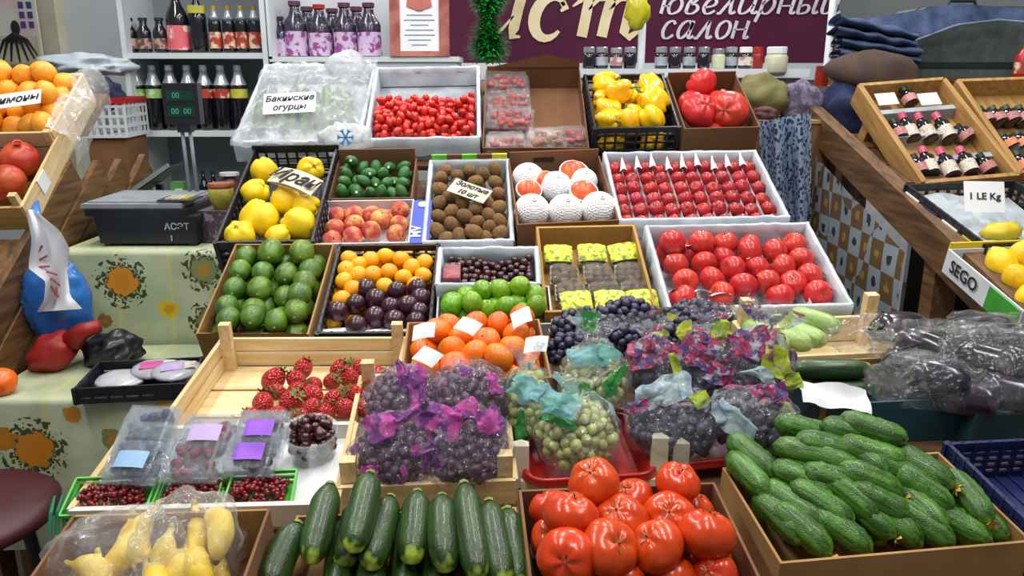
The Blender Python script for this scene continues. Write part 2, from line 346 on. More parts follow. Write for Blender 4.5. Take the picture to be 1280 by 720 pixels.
def capsule(L, r, bend, seg, rings, ribs, amp, taper=(.72, .8), bumps=0, seed=0):
    mb = MB(); pts = []; rad = []; vs = []
    for i in range(rings + 1):
        t = i / rings; e = math.sin(PI * min(1, max(0, t))) 
        k = (1 - (2 * t - 1) ** 6) ** .5 if 0 < t < 1 else 0
        q = max(k, .10) * (taper[0] + (1 - taper[0]) * min(1, t * 4)) * (taper[1] + (1 - taper[1]) * min(1, (1 - t) * 4))
        for s_ in range(seg):
            a = 2 * PI * s_ / seg
            rr = r * q * (1 + amp * math.cos(ribs * a)); v = Vector((rr * math.cos(a), rr * math.sin(a) + bend * math.sin(PI * t) * L, (t - .5) * L))
            if bumps: rr2 = 1 + bumps * max(0, mnoise.noise(Vector((math.cos(a) * 3.4, math.sin(a) * 3.4, t * 13 + seed)))) ; v.x *= rr2; v.y = bend * math.sin(PI * t) * L + (v.y - bend * math.sin(PI * t) * L) * rr2
            vs.append(v)
    fs = [(i * seg + k, i * seg + (k + 1) % seg, (i + 1) * seg + (k + 1) % seg, (i + 1) * seg + k) for i in range(rings) for k in range(seg)]
    fs += [tuple(range(seg - 1, -1, -1)), tuple(range(rings * seg, (rings + 1) * seg))]
    return mb.add(vs, fs)
def gourd_mat(name, dark, mid, tip, tipL, spots=None, bumpy=.13):
    """long green gourd running along z: stripes along its length and a pale blossom end at -z (in lengths)"""
    m, nt, b = base(name); tc = _n(nt, 'ShaderNodeTexCoord'); vec = coords(nt, (9, 9, .6))
    c = mix(nt, noise_fac(nt, vec, 2.2, .4, .62, 2), hexc(dark), hexc(mid))
    sp = noise_fac(nt, coords(nt, (1, 1, 1)), 26, .6, .7, 1); c = mix(nt, mathn(nt, 'MULTIPLY', sp, .45), c, hexc(spots or mid))
    sx = _n(nt, 'ShaderNodeSeparateXYZ'); nt.links.new(tc.outputs['Object'], sx.inputs[0])
    st = noise_fac(nt, coords(nt, (11, 11, .3)), 1.6, .3, .7, 1)
    d = mathn(nt, 'ADD', sx.outputs[2], mathn(nt, 'MULTIPLY', st, tipL))
    mr = _n(nt, 'ShaderNodeMapRange'); mr.inputs[1].default_value = -.5 + tipL * 1.15; mr.inputs[2].default_value = -.5 + tipL * .35; nt.links.new(d, mr.inputs[0])
    c = mix(nt, mr.outputs[0], c, hexc(tip))
    oi = _n(nt, 'ShaderNodeObjectInfo'); hs = _n(nt, 'ShaderNodeHueSaturation'); m2 = _n(nt, 'ShaderNodeMapRange'); m2.inputs[3].default_value = .8; m2.inputs[4].default_value = 1.2
    nt.links.new(oi.outputs['Random'], m2.inputs[0]); nt.links.new(m2.outputs[0], hs.inputs['Value']); nt.links.new(c, hs.inputs['Color']); nt.links.new(hs.outputs[0], b.inputs['Base Color'])
    b.inputs['Roughness'].default_value = .38; b.inputs['Coat Weight'].default_value = .12
    vo = _n(nt, 'ShaderNodeTexNoise'); vo.inputs['Scale'].default_value = 30; nt.links.new(coords(nt, (3, 3, 1)), vo.inputs['Vector'])
    bp = _n(nt, 'ShaderNodeBump'); bp.inputs['Strength'].default_value = bumpy; bp.inputs['Distance'].default_value = .01; nt.links.new(vo.outputs['Fac'], bp.inputs['Height']); nt.links.new(bp.outputs[0], b.inputs['Normal'])
    return m
m_cuc = gourd_mat('cucumber_skin', '#264a0e', '#467a1e', '#7da544', .10, '#5c8a34', .3)
m_zuc = gourd_mat('zucchini_skin', '#1b340c', '#2d4c16', '#b4cf48', .13, '#34562a')
m_mar = gourd_mat('pale_marrow_skin', '#86a856', '#a5c274', '#cfd99a', .1, '#c3d69a')
# unit long, radius given relative to the length
CUC = [(capsule(1, .148, random.uniform(-.05, .05), 14, 16, 7, .03, bumps=.20, seed=i * 5).mesh('cucumber', m_cuc, True), []) for i in range(4)]
m_flower = mat('dried_flower', '#d9b64a', .8, '#b98a2a', 30)
def flower():
    mb = MB()
    for k in range(6):
        a = 2 * PI * k / 6; d = Vector((math.cos(a), math.sin(a), -.5 + random.uniform(-.5, .4))); q = Vector((-math.sin(a), math.cos(a), 0))
        o = Vector((0, 0, -.5)); L = .085 * random.uniform(.7, 1.2)
        mb.add([o + q * .012, o - q * .012, o + d * L * .6 - q * .03, o + d * L * .6 + q * .03, o + d * L + Vector((0, 0, -.02))], [(0, 1, 2, 3), (3, 2, 4)])
    return mb.mesh('blossom', m_flower)
CUCF = [(c[0], [('blossom', flower())]) for c in CUC]
ZUC = [(capsule(1, .088, random.uniform(-.02, .02), 18, 18, 8, .025, (.82, .75), .03, i).mesh('zucchini', m_zuc, True),
        [('stalk', MB().tube([(0, 0, .49), (0, .003, .53)], [.035, .03], 7).mesh('stalk', mat('zucchini_stalk', '#7a8a4a', .7)))]) for i in range(3)]
MAR = [(capsule(1, .115, .02, 16, 14, 8, .03, (.85, .8)).mesh('marrow', m_mar, True), [('stalk', MB().tube([(0, 0, .49), (0, .004, .54)], [.03, .028], 7).mesh('stalk', m_calyx))])]
m_egg = mat('eggplant_skin', '#1d1320', .22, '#2c1c30', 2, var=.15, coat=.5)
EGG = [(capsule(1, .15, .04, 18, 16, 3, .0, (.95, .6)).mesh('eggplant', m_egg, True), [('calyx', calyx(.13, 5, .46, -.6, .3).mesh('calyx', m_calyx))])]
m_ban = mat('banana_peel', '#f0cf45', .5, '#e0b42c', 3, var=.08, lo=.45, hi=.75)
def banana():
    pts = [(0, .18 * math.sin(PI * t) , t - .5) for t in [i / 12 for i in range(13)]]
    rad = [.045, .085, .115, .13, .14, .14, .14, .14, .135, .12, .095, .05, .035]
    return MB().tube(pts, rad, 10, True), MB().tube([(0, 0, .49), (0, -.02, .6)], [.036, .03], 7)
bb, bt = banana()
BAN = [(bb.mesh('banana', m_ban, True), [('stalk', bt.mesh('stalk', mat('banana_stalk', '#b0a040', .7))), ('tip', MB().tube([(0, 0, -.495), (0, -.01, -.54)], [.045, .025], 6).mesh('tip', mat('banana_tip', '#4a3a1c', .9)))])]
def grape_mesh(m): return MB().ell(1, 1, 1.12, 9, 6).mesh('grape', m, True)
G_BLACK = grape_mesh(mat('black_grape_skin', '#23233a', .33, '#3c3d5a', .8, var=.3, lo=.4, hi=.7))
G_PURP = grape_mesh(mat('purple_grape_skin', '#3a2140', .33, '#5a3550', .8, var=.3))
G_GREEN = grape_mesh(mat('green_grape_skin', '#b9c078', .3, '#9ca850', .8, var=.2, coat=.2))
# ---------------------------------------------------------------- placing
def inst(proto, name, M, label, cat, group, parts=True):
    o = bpy.data.objects.new(name, proto[0]); COL.objects.link(o); o.matrix_basis = M; tag(o, label, cat, group)
    if parts:
        for nm, me in proto[1]:
            c = bpy.data.objects.new(nm, me); COL.objects.link(c); c.parent = o
    return o
def relax(C, A, rad, lo, hi, it=60, free=None, pull=.06):
    C = np.array(C, float); A = np.array(A, float); n = len(C); rad = np.array(rad)
    for _ in range(it):
        D = C[:, None] - C[None]; L = np.linalg.norm(D, axis=2) + np.eye(n) + 1e-9
        ov = np.clip((rad[:, None] + rad[None]) * 1.0 - L, 0, None); np.fill_diagonal(ov, 0)
        C += (D / L[..., None] * (ov * .38)[..., None]).sum(1)
        C += (A - C) * pull
        C = np.clip(C, lo + rad[:, None], np.maximum(hi - rad[:, None], lo + rad[:, None]))
    return C
def pile(fr, protos, name, pts, r, z, label, cat, group, fill=0, parts=True, orient='rand', scale=1.0, zlist=None, walls=True, it=60, jit=.35, pull=.06, margin=.006, near=None):
    """fruit centred where the photograph shows them, on a layer z above the box floor, then pushed apart inside the box"""
    C = []; rr = []
    for i, q in enumerate(pts):
        ri = r * (q[2] if len(q) > 2 else 1); zz = q[3] if len(q) > 3 else z
        C.append(fr.loc(q[0], q[1], zz)); rr.append(ri)
    nv = len(C)
    if fill:
        st = 2.05 * r; nx = max(1, int((fr.w - 2 * margin) / st)); ny = max(1, int((fr.l - 2 * margin) / st))
        lay = int(fill)
        for k in range(lay):
            for i in range(nx):
                for j in range(ny):
                    C.append(Vector(((i + .5 + .25 * (k % 2)) * fr.w / nx - fr.w / 2, (j + .5) * fr.l / ny - fr.l / 2, r + k * 1.6 * r))); rr.append(r)
    A = np.array([tuple(c) for c in C]); big = 9
    lo = np.array([-fr.w / 2 + margin, -fr.l / 2 + margin, 0.004]) if walls else np.array([-big, -big, .004]); hi = np.array([fr.w / 2 - margin, fr.l / 2 - margin, big]) if walls else np.array([big] * 3)
    Cn = relax(A, A, rr, lo, hi, it, pull=pull)
    out = []
    for i, c in enumerate(Cn):
        if orient == 'rand': e = Euler((random.uniform(-1.6, 1.2), random.uniform(-1, 1), random.uniform(0, 6.28)))
        elif orient == 'up': e = Euler((random.gauss(.35, jit), random.gauss(0, jit), random.uniform(0, 6.28)))
        elif orient == 'lie': e = Euler((R(-90) + random.gauss(0, .25), random.gauss(0, .2), random.gauss(0, .35)), 'XYZ')
        else: e = orient
        sc = rr[i] * scale * random.uniform(.95, 1.03)
        M = fr.M @ Matrix.Translation(tuple(c)) @ e.to_matrix().to_4x4() @ Matrix.Scale(sc, 4)
        lab = label
        if near: lab += ' ' + ('beneath the others' if i >= nv else (near[0] if c[1] < -fr.l / 6 else near[1] if c[1] > fr.l / 6 else 'in the middle rows'))
        out.append(inst(protos[i % len(protos)], name, M, lab, cat, group, parts))
    return out
def stick(fr, proto, name, a, b, za, zb, label, cat, group, rad, pr, roll=0, minlen=.06):
    """a long vegetable from pixel a (stalk end) to pixel b (blossom end), at heights za and zb over the box floor"""
    A = fr.pl.hit(a[0], a[1], za); B = fr.pl.hit(b[0], b[1], zb); L = max((A - B).length, minlen)
    z = (A - B).normalized(); x = z.orthogonal().normalized(); x = (Matrix.Rotation(roll, 3, z) @ x); y = z.cross(x)
    Bc = B; c = Bc + z * L / 2
    M = Matrix.Translation(c) @ Matrix((x, y, z)).transposed().to_4x4() @ Matrix.Diagonal((rad / pr, rad / pr, L, 1))
    return inst(proto, name, M, label, cat, group)
# ---------------------------------------------------------------- boxes and crates
m_card = mat('cardboard', '#a9834f', .85, '#8f6b3d', 6, var=.06, bump=.1, bs=40)
m_carddk = mat('brown_cardboard', '#7d5637', .85, '#6b472b', 6, var=.06, bump=.1, bs=40)
m_cardwh = mat('white_cardboard', '#d6dade', .7, '#bcc4cc', 8, var=.04)
m_cardgr = mat('grey_cardboard', '#a9b2b8', .8, '#8b959c', 12, var=.05)
m_blk = mat('black_plastic', '#17171d', .45, '#23232b', 10, var=.1)
m_navy = mat('navy_plastic', '#1a2458', .45, '#141b45', 10, var=.1)
m_pine = wood('pine_wood', '#e3cfa2', '#d2b67f', 6, 0)
m_pinev = wood('pine_wood_end', '#dcc597', '#c9ab74', 6, 1)
m_liner = mat('white_film_liner', '#cfd6dd', .3, '#aeb9c3', 14, var=.03, bump=.8, bs=28, coat=.2)
m_paper = mat('white_paper', '#eceef0', .8, '#dfe2e6', 10, var=.03)
m_ink = mat('black_ink', '#1a1a22', .8)
m_clear = film('clear_film', white=.08, wrinkle=40, strength=.6)
def wrinkled(fn, nu, nv, amp, f, seed=0):
    def g(u, v):
        p = Vector(fn(u, v)); d = mnoise.noise(p * f + Vector((seed, 0, 0))); e = abs(mnoise.noise(p * f * 2.3 + Vector((0, seed, 0))))
        return p + Vector((0, 0, amp * (d + e * .8)))
    return MB().grid(g, nu, nv)
def carton(fr, name, label, m=None, t=.004, front=1.0, back=1.0, mi=None, group=None, flare=0, drop=0):
    m = m or m_card; mi = mi or m
    o = thing(name, label, 'box', fr.M, group); w, l, h = fr.w, fr.l, fr.h
    ob('bottom', MB().box((0, 0, t / 2), (w, l, t)), m, o)
    for s in (-1, 1):
        ob('side_panel', MB().box((s * (w / 2 + t / 2), 0, h / 2), (t, l + 2 * t, h)), m, o)
    ob('front_panel', MB().box((0, -l / 2 - t / 2, h * front / 2), (w, t, h * front)), m, o)
    ob('back_panel', MB().box((0, l / 2 + t / 2, h * back / 2), (w, t, h * back)), mi, o)
    return o
def lined_tray(fr, name, label, m=None, amp=.006, group=None, t=.006, lip=.03):
    """a carton lined with white film that folds over its rim"""
    o = carton(fr, name, label, m or m_cardwh, t, group=group); w, l, h = fr.w, fr.l, fr.h
    def prof(k):  # across a wall: from the inside foot over the rim to the outside
        pts = [(-.004, .012), (-.004, h * .6), (-.003, h + .004), (t / 2, h + .008), (t + .003, h + .003), (t + .004, h - lip)]
        return pts[k]
    for side in range(4):
        L = l if side in (0, 1) else w
        def fn(u, v, side=side, L=L):
            k = v * 5; i = min(4, int(k)); f = k - i; a, b = prof(i), prof(i + 1); d = a[0] + (b[0] - a[0]) * f; z = a[1] + (b[1] - a[1]) * f
            s = (u - .5) * (L + 2 * t); wob = amp * mnoise.noise(Vector((s * 30, z * 40, side * 7 + fr.c.x * 9))) * (1 if k > 1 else .3)
            d += wob if k < 2 or k > 4 else 0; z += abs(wob) if 2 <= k <= 4 else 0
            if v == 1: z += amp * 1.5 * mnoise.noise(Vector((s * 22, side, 3)))
            if side == 0: return (-w / 2 - d, s, z)
            if side == 1: return (w / 2 + d, s, z)
            if side == 2: return (s, -l / 2 - d, z)
            return (s, l / 2 + d, z)
        ob('film_liner', MB().grid(fn, 24, 10), m_liner, o, smooth=True)
    return o
def plastic_crate(fr, name, label, m=None, group=None, bars=4, step=.028, backh=1.0, cat='crate'):
    m = m or m_blk; o = thing(name, label, cat, fr.M, group); w, l, h = fr.w, fr.l, fr.h; t = .006
    mb = MB().box((0, 0, .002), (w, l, .004))
    nx = int(w / step)
    for i in range(nx + 1): mb.box((-w / 2 + i * w / nx, 0, .005), (.004, l, .004))
    ob('bottom', mb, m, o)
    def wall(nm, L, hh, place):
        mb = MB(); n = max(2, int(L / step))
        for z, th in [(0.006, .012), (hh - .009, .018)] + [(hh * (k + 1) / (bars + 1), .006) for k in range(bars)]: mb.box((0, 0, z), (L, t, th))
        for i in range(n + 1): mb.box((-L / 2 + i * L / n, 0, hh / 2), (.006 if 0 < i < n else .014, t * 1.3, hh))
        ob(nm, mb, m, o, place)
    wall('front_wall', w, h, T(0, -l / 2, 0)); wall('back_wall', w, h * backh, T(0, l / 2, 0))
    wall('side_wall', l, h, T(-w / 2, 0, 0, 0, 0, R(90))); wall('side_wall', l, h, T(w / 2, 0, 0, 0, 0, R(90)))
    return o
def wood_crate(fr, name, label, m=None, posts=.03, nslat=2, nbot=3, postup=.02, group=None, sides=True, front=True, t=.008, sideh=1.0):
    m = m or m_pine; o = thing(name, label, 'crate', fr.M, group); w, l, h = fr.w, fr.l, fr.h
    for i in range(nbot):
        d = l / nbot; ob('plank', MB().box((0, -l / 2 + d * (i + .5), t / 2), (w, d - .008, t)), m, o)
    for s in (-1, 1):
        sh = h * .9 / nslat
        for k in range(nslat):
            if sides: ob('side_slat', MB().box((s * (w / 2), 0, t + sh * (k + .5)), (t, l, (sh - .006) * sideh)), m_pinev, o)
            if s == 1 or front: ob('end_slat', MB().box((0, s * (l / 2), t + sh * (k + .5)), (w, t, sh - .006)), m, o)
        for q in (-1, 1):
            if posts and (q == 1 or front): ob('corner_post', MB().box((s * (w / 2 - posts / 2 - t / 2), q * (l / 2 - posts / 2 - t / 2), (h + postup) / 2 + t), (posts, posts * .8, h + postup)), m_pinev, o)
    return o
def card_sign(text_lines, M, wd, ht, label, size, name='price_card', m=None, shear=.0, bold=.0006, bend=.0, cat='price card', ink=None, dy=1.15):
    """a small written card lying at M: local x along the writing, local z facing out"""
    o = thing(name, label, cat, M)
    ob('card', MB().grid(lambda u, v: ((u - .5) * wd, (v - .5) * ht, bend * math.sin(u * PI) + .002), 8, 2).add([], []), m or m_paper, o)
    ob('card_back', MB().box((0, 0, 0), (wd * .98, ht * .98, .001)), m or m_paper, o)
    for i, tx in enumerate(text_lines):
        me = textmesh(tx, size, ink or m_ink, shear, bold)
        ob('lettering', me, None, o, T(0, (len(text_lines) / 2 - .5 - i) * size * dy, .0035 + bend * .9))
    return o
def facing(p, nrm, rot=0):
    """matrix at p with local z along nrm and local x towards the picture's right, turned by rot"""
    z = Vector(nrm).normalized(); x = Vector((1, 0, 0)); x = (x - z * x.dot(z)).normalized(); y = z.cross(x)
    return Matrix.Translation(p) @ Matrix((x, y, z)).transposed().to_4x4() @ Matrix.Rotation(rot, 4, 'Z')
CAMN = lambda p: (CAM - Vector(p)).normalized()
# ---------------------------------------------------------------- setting: floor, walls, sloped shelves
m_floor = mat('concrete_floor', '#6b6660', .8, '#55504a', 3)
struct('floor', MB().box((0, 2.6, -.05), (9, 9, .1)), m_floor)
m_wallw = mat('painted_wall', '#c9cdcb', .8, '#b9bfc0', 2, var=.02)
struct('wall_back', MB().box((0, 6.2, 1.9), (9, .1, 3.9)), m_wallw)
m_board = wood('rough_board', '#6e5234', '#4f3820', 5, 0)
stand = thing('display_stand', 'stepped wooden plank stand under the tiers of fruit boxes', 'stand')
def shelf_board(plane, x0, x1, y0, y1, th=.018):
    a = plane.p + plane.v * ((y0 - plane.p.y) / plane.v.y); b = plane.p + plane.v * ((y1 - plane.p.y) / plane.v.y)
    c = (a + b) / 2; c.x = (x0 + x1) / 2
    M = Matrix(((1, 0, 0, c.x), (0, plane.v.y, plane.n.y, c.y), (0, plane.v.z, plane.n.z, c.z), (0, 0, 0, 1)))
    L = (b - a).length; n = max(2, round(L / .11))
    for i in range(n): ob('plank', MB().box((0, -L / 2 + (i + .5) * L / n, -th / 2 - .001), (x1 - x0, L / n - .004, th)), m_board, stand, M)
    for x in (x0 + .05, x1 - .05):
        for q in (a, b):
            top = Vector((x, q.y, q.z - .03)); ob('leg', MB().bar(top, (x, q.y, 0), .04, .04, (0, 1, 0)), m_board, stand)
shelf_board(TBL, -.64, 1.12, .70, 1.60)
shelf_board(ROW2, -.68, .80, ROW2.p.y + .02, ROW2.p.y + .28)
shelf_board(ROW3, -.74, .72, ROW3.p.y + .03, ROW3.p.y + .38)
shelf_board(ROW4, -.79, .74, ROW4.p.y + .02, ROW4.p.y + .47)
# ---------------------------------------------------------------- row 2
fr = Frame(ROW2, (283, 306), (404, 306), (397, 416), (262, 416), .075)
carton(fr, 'cardboard_box', 'open brown cardboard box filled with green avocados', m_card, front=1.0)
ob('torn_rim', wrinkled(lambda u, v: ((u - .5) * fr.w, -fr.l / 2 - .006, fr.h - .012 + v * .016), 16, 2, .006, 40), m_card, [c for c in bpy.data.objects if c.name == 'cardboard_box'][0])
A = [(425, 115), (585, 160), (255, 205), (370, 210), (485, 215), (590, 265), (250, 280), (365, 285), (485, 290), (590, 325), (235, 360), (355, 365), (475, 370), (575, 400), (190, 445), (325, 460), (450, 465), (565, 470), (190, 520), (315, 525), (440, 510)]
pile(fr, AVO, 'avocado', [(240 + x / 4, 280 + y / 4, 1.15 if i < 2 else 1) for i, (x, y) in enumerate(A)], .033, .055, 'green avocado in the cardboard box', 'avocado', 'avocados in the cardboard box', fill=1, orient=Euler((R(72), 0, .15)), pull=.25, near=('in the rows by the pine crate', 'in the rows by the quinces'))
fr = Frame(ROW2, (417, 306), (543, 306), (541, 414), (406, 416), .075)
plastic_crate(fr, 'plastic_crate', 'black plastic crate holding yellow mandarins and dark passion fruit')
ob('white_paper', wrinkled(lambda u, v: ((u - .5) * fr.w * .98, -fr.l / 2 + .006 + v * .055, .03 + .04 * (1 - v)), 18, 6, .006, 40), m_paper, None, fr.M)
tag(bpy.data.objects['white_paper'], 'crumpled white paper at the front of the passion fruit crate', 'paper')
A = [(760, 180), (740, 230), (885, 185), (960, 165), (1040, 175), (1110, 215), (1175, 195), (735, 280), (825, 250), (900, 250), (975, 240), (1060, 265), (1170, 260), (795, 320), (965, 310), (1120, 300), (750, 375), (830, 200)]
B = [(875, 330), (915, 375), (1025, 335), (1130, 340), (735, 435), (820, 400), (920, 465), (1005, 420), (1105, 420), (825, 510), (1010, 480), (1180, 370), (1190, 430), (1120, 480)]
pile(fr, APR, 'mandarin', [(240 + x / 4, 280 + y / 4) for x, y in A], .0225, .066, 'small yellow mandarin in the black crate', 'mandarin', 'yellow mandarins in the black crate', orient='up', pull=.3, near=('bordering the passion fruit', 'in the rows by the peaches'))
pile(fr, PAS, 'passion_fruit', [(240 + x / 4, 280 + y / 4) for x, y in B], .0245, .062, 'dark purple passion fruit in the black crate', 'passion fruit', 'passion fruit in the black crate', orient='rand', pull=.3, near=('by the white paper', 'bordering the yellow mandarins'))
fr2 = Frame(ROW2, (417, 312), (543, 312), (541, 412), (408, 412), .03)
pile(fr2, APR, 'mandarin', [], .0225, .03, 'small yellow mandarin low down under the others in the black crate', 'mandarin', 'hidden yellow mandarins', fill=1, parts=False)
# white box of dark cherries
fr = Frame(ROW2, (553, 313), (665, 313), (676, 355), (547, 357), .085)
lined_tray(fr, 'lined_box', 'small white lined box holding dark cherries behind the limes')
pts = []
for i in range(110):
    u = random.random(); v = random.random(); pts.append((562 + u * 108 , 330 + 27 * v - 8 * max(0, u - .35)))
pile(fr, [(sph('cherry', mat('dark_cherry_skin', '#2a1018', .2, '#44131c', 2, var=.3, coat=.5), 1, 1, .92, 10, 7), [('stalk', MB().tube([(0, 0, .8), (.1, 0, 1.5), (.3, .1, 2.2)], .06, 4).mesh('stalk', m_stem))])], 'cherry', pts, .0105, .055, 'dark red cherry in the white lined box', 'cherry', 'cherries in the white box', fill=2, parts=False, orient='rand', it=80)
o = thing('berry_pack', 'small red berry pack tucked in the corner of the cherry box', 'pack', fr.M @ T(-fr.w / 2 + .028, -.005, .06))
ob('tray', MB().box((0, 0, .008), (.04, .05, .018)), mat('red_berry_fill', '#b01f34', .4, '#8a1426', 60), o); ob('film', MB().box((0, 0, .012), (.043, .053, .022)), m_clear, o)
# limes
fr = Frame(ROW2, (548, 362), (682, 358), (692, 404), (548, 406), .06)
carton(fr, 'lime_box', 'low cardboard box of bright green limes', m_cardwh)
A = [(265, 355), (170, 400), (335, 345), (410, 350), (515, 310), (505, 385), (590, 365), (225, 440), (340, 430), (465, 430), (590, 420), (390, 385), (150, 460), (290, 470), (520, 450)]
pile(fr, LIM, 'lime', [(520 + x / 4, 280 + y / 4, 1.05) for x, y in A], .025, .07, 'bright green lime in the low box', 'lime', 'limes in the low box', fill=1, orient='rand', pull=.2, near=('touching the orange mandarins', 'touching the cherry box'))
# wooden box of packed figs
fr = Frame(ROW2, (673, 285), (786, 283), (822, 384), (685, 388), .08)
carton(fr, 'fig_pack_box', 'shallow tan box holding rows of film wrapped dried fig packs', mat('tan_board', '#b58a45', .8, '#9a7233', 8), t=.007)
m_fig = mat('dried_figs', '#6d5426', .7, '#3d2c14', 40, var=.15, bump=.9, bs=70)
m_lab = mat('yellow_green_label', '#d2dc2c', .4, '#7d8c3a', 90, var=.06, lo=.52, hi=.6)
m_tray = mat('clear_tray', '#b9bcae', .3, '#8d917f', 20, var=.1)
pk = film('pack_film', white=.06, wrinkle=60, strength=.9)
for r_, (yy, lab) in enumerate([(318, 1), (344, 0), (366, 0), (382, 1)]):
    for c_ in range(3):
        q = fr.loc(697 + 40 * c_ + r_ * 7.5 + (0, 2, 2)[c_], yy - c_, .05); wd, ln = .073, .062 if r_ != 2 else .05
        o = thing('fig_pack', 'film wrapped pack of brown figs ' + ('with a yellow green label' if lab else 'with its plain film top showing'), 'pack', fr.M @ T(q.x, q.y, .03 + .004 * r_, .2, random.gauss(0, .06), random.gauss(0, .05)), 'fig packs with yellow labels' if lab else 'fig packs without labels')
        ob('tray', MB().box((0, 0, .008), (wd * .95, ln * .92, .016), None, .15), m_tray, o)
        fg = MB()
        for k in range(9): fg.ell(.013, .012, .010, 8, 6, ((k % 3 - 1) * .021, (k // 3 - 1) * ln * .28, .018), .2, 60, None, k)
        ob('figs', fg, m_fig, o, smooth=True)
        ob('film', MB().ell(wd * .56, ln * .58, .022, 24, 10, (0, 0, .013), .08, 4, fn=lambda v: 1 / max(1e-6, (abs(v.x) ** 4 + abs(v.y) ** 4 + abs(v.z) ** 4)) ** .25 * .92), pk, o, smooth=True)
        if lab: ob('label_band', MB().grid(lambda u, v: ((u - .5) * wd * .98, (v - .5) * ln * .9, .0365 - .006 * (2 * u - 1) ** 4 - .006 * (2 * v - 1) ** 4 + .003 * math.sin(u * 19 + r_) * math.sin(v * 9)), 10, 6), m_lab, o, smooth=True)
# lower tomato tray
def divided_tray(fr, name, label, cols, gap_cells):
    o = lined_tray(fr, name, label, lip=.05); w, l = fr.w, fr.l
    for k in range(1, cols):
        x = -w / 2 + w * k / cols
        ob('paper_divider', wrinkled(lambda u, v: (x, (u - .5) * l * .96, .012 + v * fr.h * .62), 10, 2, .003, 60, k), m_paper, o)
    return o
fr = Frame(ROW2, (801, 287), (1004, 282), (1066, 382), (848, 386), .095)
divided_tray(fr, 'tomato_tray', 'white lined tray of large pink tomatoes set in paper rows', 6, ())
A = [(285, 400), (300, 440), (330, 510), (365, 570), (355, 630), (385, 390), (410, 440), (445, 500), (470, 565), (500, 610), (490, 390), (520, 450), (555, 515), (600, 580), (600, 400), (615, 450), (645, 515), (690, 575), (725, 610), (715, 455), (750, 510), (795, 570), (795, 430), (835, 490), (870, 560), (915, 610)]
pile(fr, TOMP, 'tomato', [(740 + x / 3.13, 170 + y / 3.13) for x, y in A], .0335, .066, 'large pink tomato in the lower divided tray', 'tomato', 'tomatoes in the lower divided tray', orient='rand', pull=.25, near=('by the wooden marrow crate', 'by the upper tray'))
for i, (x, y) in enumerate([(330, 460), (405, 420), (440, 465), (500, 610), (640, 470), (690, 540), (600, 540), (820, 455), (860, 525), (895, 590), (340, 595), (420, 600)]):
    p = fr.loc(740 + x / 3.13, 170 + y / 3.13, .079)
    ob('paper_slip', wrinkled(lambda u, v: (p.x + (u - .5) * .05, p.y - .02 * v, p.z + .016 * v - .01 + .008 * math.sin(u * PI)), 6, 3, .004, 50, i), m_paper, [c for c in bpy.data.objects if c.name == 'tomato_tray'][0])
# ---------------------------------------------------------------- row 3
fr = Frame(ROW3, (305, 186), (411, 184), (401, 300), (285, 302), .10)
plastic_crate(fr, 'plastic_crate', 'black plastic crate of large yellow quinces', step=.03, backh=1.1)
A = [(320, 190, 1), (590, 185, 1), (290, 300, .9), (310, 445, 1.2), (485, 355, 1.05), (510, 480, 1.05), (215, 535, .95), (590, 370, .9), (425, 550, .8)]
pile(fr, QUI, 'quince', [(250 + x / 4.267, 170 + y / 4.267, s) for x, y, s in A], .042, .085, 'large lumpy yellow quince in the black crate', 'quince', 'quinces in the black crate', orient='rand', pull=.25, near=('by the avocado box', 'by the crumpled plastic'))
p = fr.pl.hit(369, 227, .145)
card_sign(['Иран'], facing(p, (0, -.55, .8), R(-24)), .14, .062, 'cream card handwritten in black lying on the yellow quinces', .058, m=mat('cream_card', '#e9dfc0', .8), shear=.35, bold=.0015, bend=.012)
fr = Frame(ROW3, (420, 200), (516, 199), (517, 246), (417, 248), .07)
carton(fr, 'cardboard_box', 'small brown cardboard box of dark green feijoas', m_carddk, back=1.5)
pts = [(424 + 15.5 * i + 7 * (j % 2) + random.uniform(-2, 2), 212 + 10.5 * j) for j in range(4) for i in range(6)]
fs = pile(fr, FEI, 'feijoa', pts, .0225, .055, 'dark green feijoa in the small brown box', 'feijoa', 'feijoas in the small brown box', fill=1, orient='rand', pull=.15, scale=.9, near=('by the peaches', 'against the back panel'))
m_stk = mat('white_sticker', '#f2f6f4', .5)
for k in (1, 4, 8, 10, 13, 15, 19):
    o = fs[k]; loc = (o.matrix_basis.inverted() @ CAM).normalized(); n = Vector(loc)
    q = Vector((n.x * .82, n.y * .82, n.z * 1.22)); zz = q.normalized(); xx = zz.orthogonal().normalized()
    ob('sticker', MB().lathe([(.2, 0), (.2, .03)], 10), m_stk, o, Matrix.Translation(q) @ Matrix((xx, zz.cross(xx), zz)).transposed().to_4x4())
fr = Frame(ROW3, (402, 252), (512, 250), (514, 302), (400, 304), .07)
o = carton(fr, 'peach_box', 'white lined box of red peaches with a blue printed side flap', m_cardwh)
ob('paper_lining', wrinkled(lambda u, v: ((u - .5) * fr.w, (v - .5) * fr.l, .012 + .03 * abs(2 * v - 1) ** 3), 16, 12, .012, 30), m_paper, o)
bl = MB().box((fr.w / 2 + .03, -.01, fr.h + .002), (.05, fr.l * 1.02, .004)); ob('blue_flap', bl, mat('blue_print', '#3f55c9', .5, '#3549b5', 8), o)
ob('lettering', textmesh('MV', .036, mat('white_print', '#e8ecff', .5), 0, .001), None, o, T(fr.w / 2 + .02, -.06, fr.h + .0055, 0, 0, R(90)))
ob('round_mark', MB().lathe([(.013, 0), (.013, .001)], 16), MC['white_print'], o, T(fr.w / 2 + .03, fr.l / 2 - .03, fr.h + .005))
A = [(705, 420), (820, 405), (930, 405), (1040, 405), (710, 495), (690, 555), (820, 465), (960, 440), (1080, 465), (915, 500), (1050, 520), (820, 530), (1100, 415)]
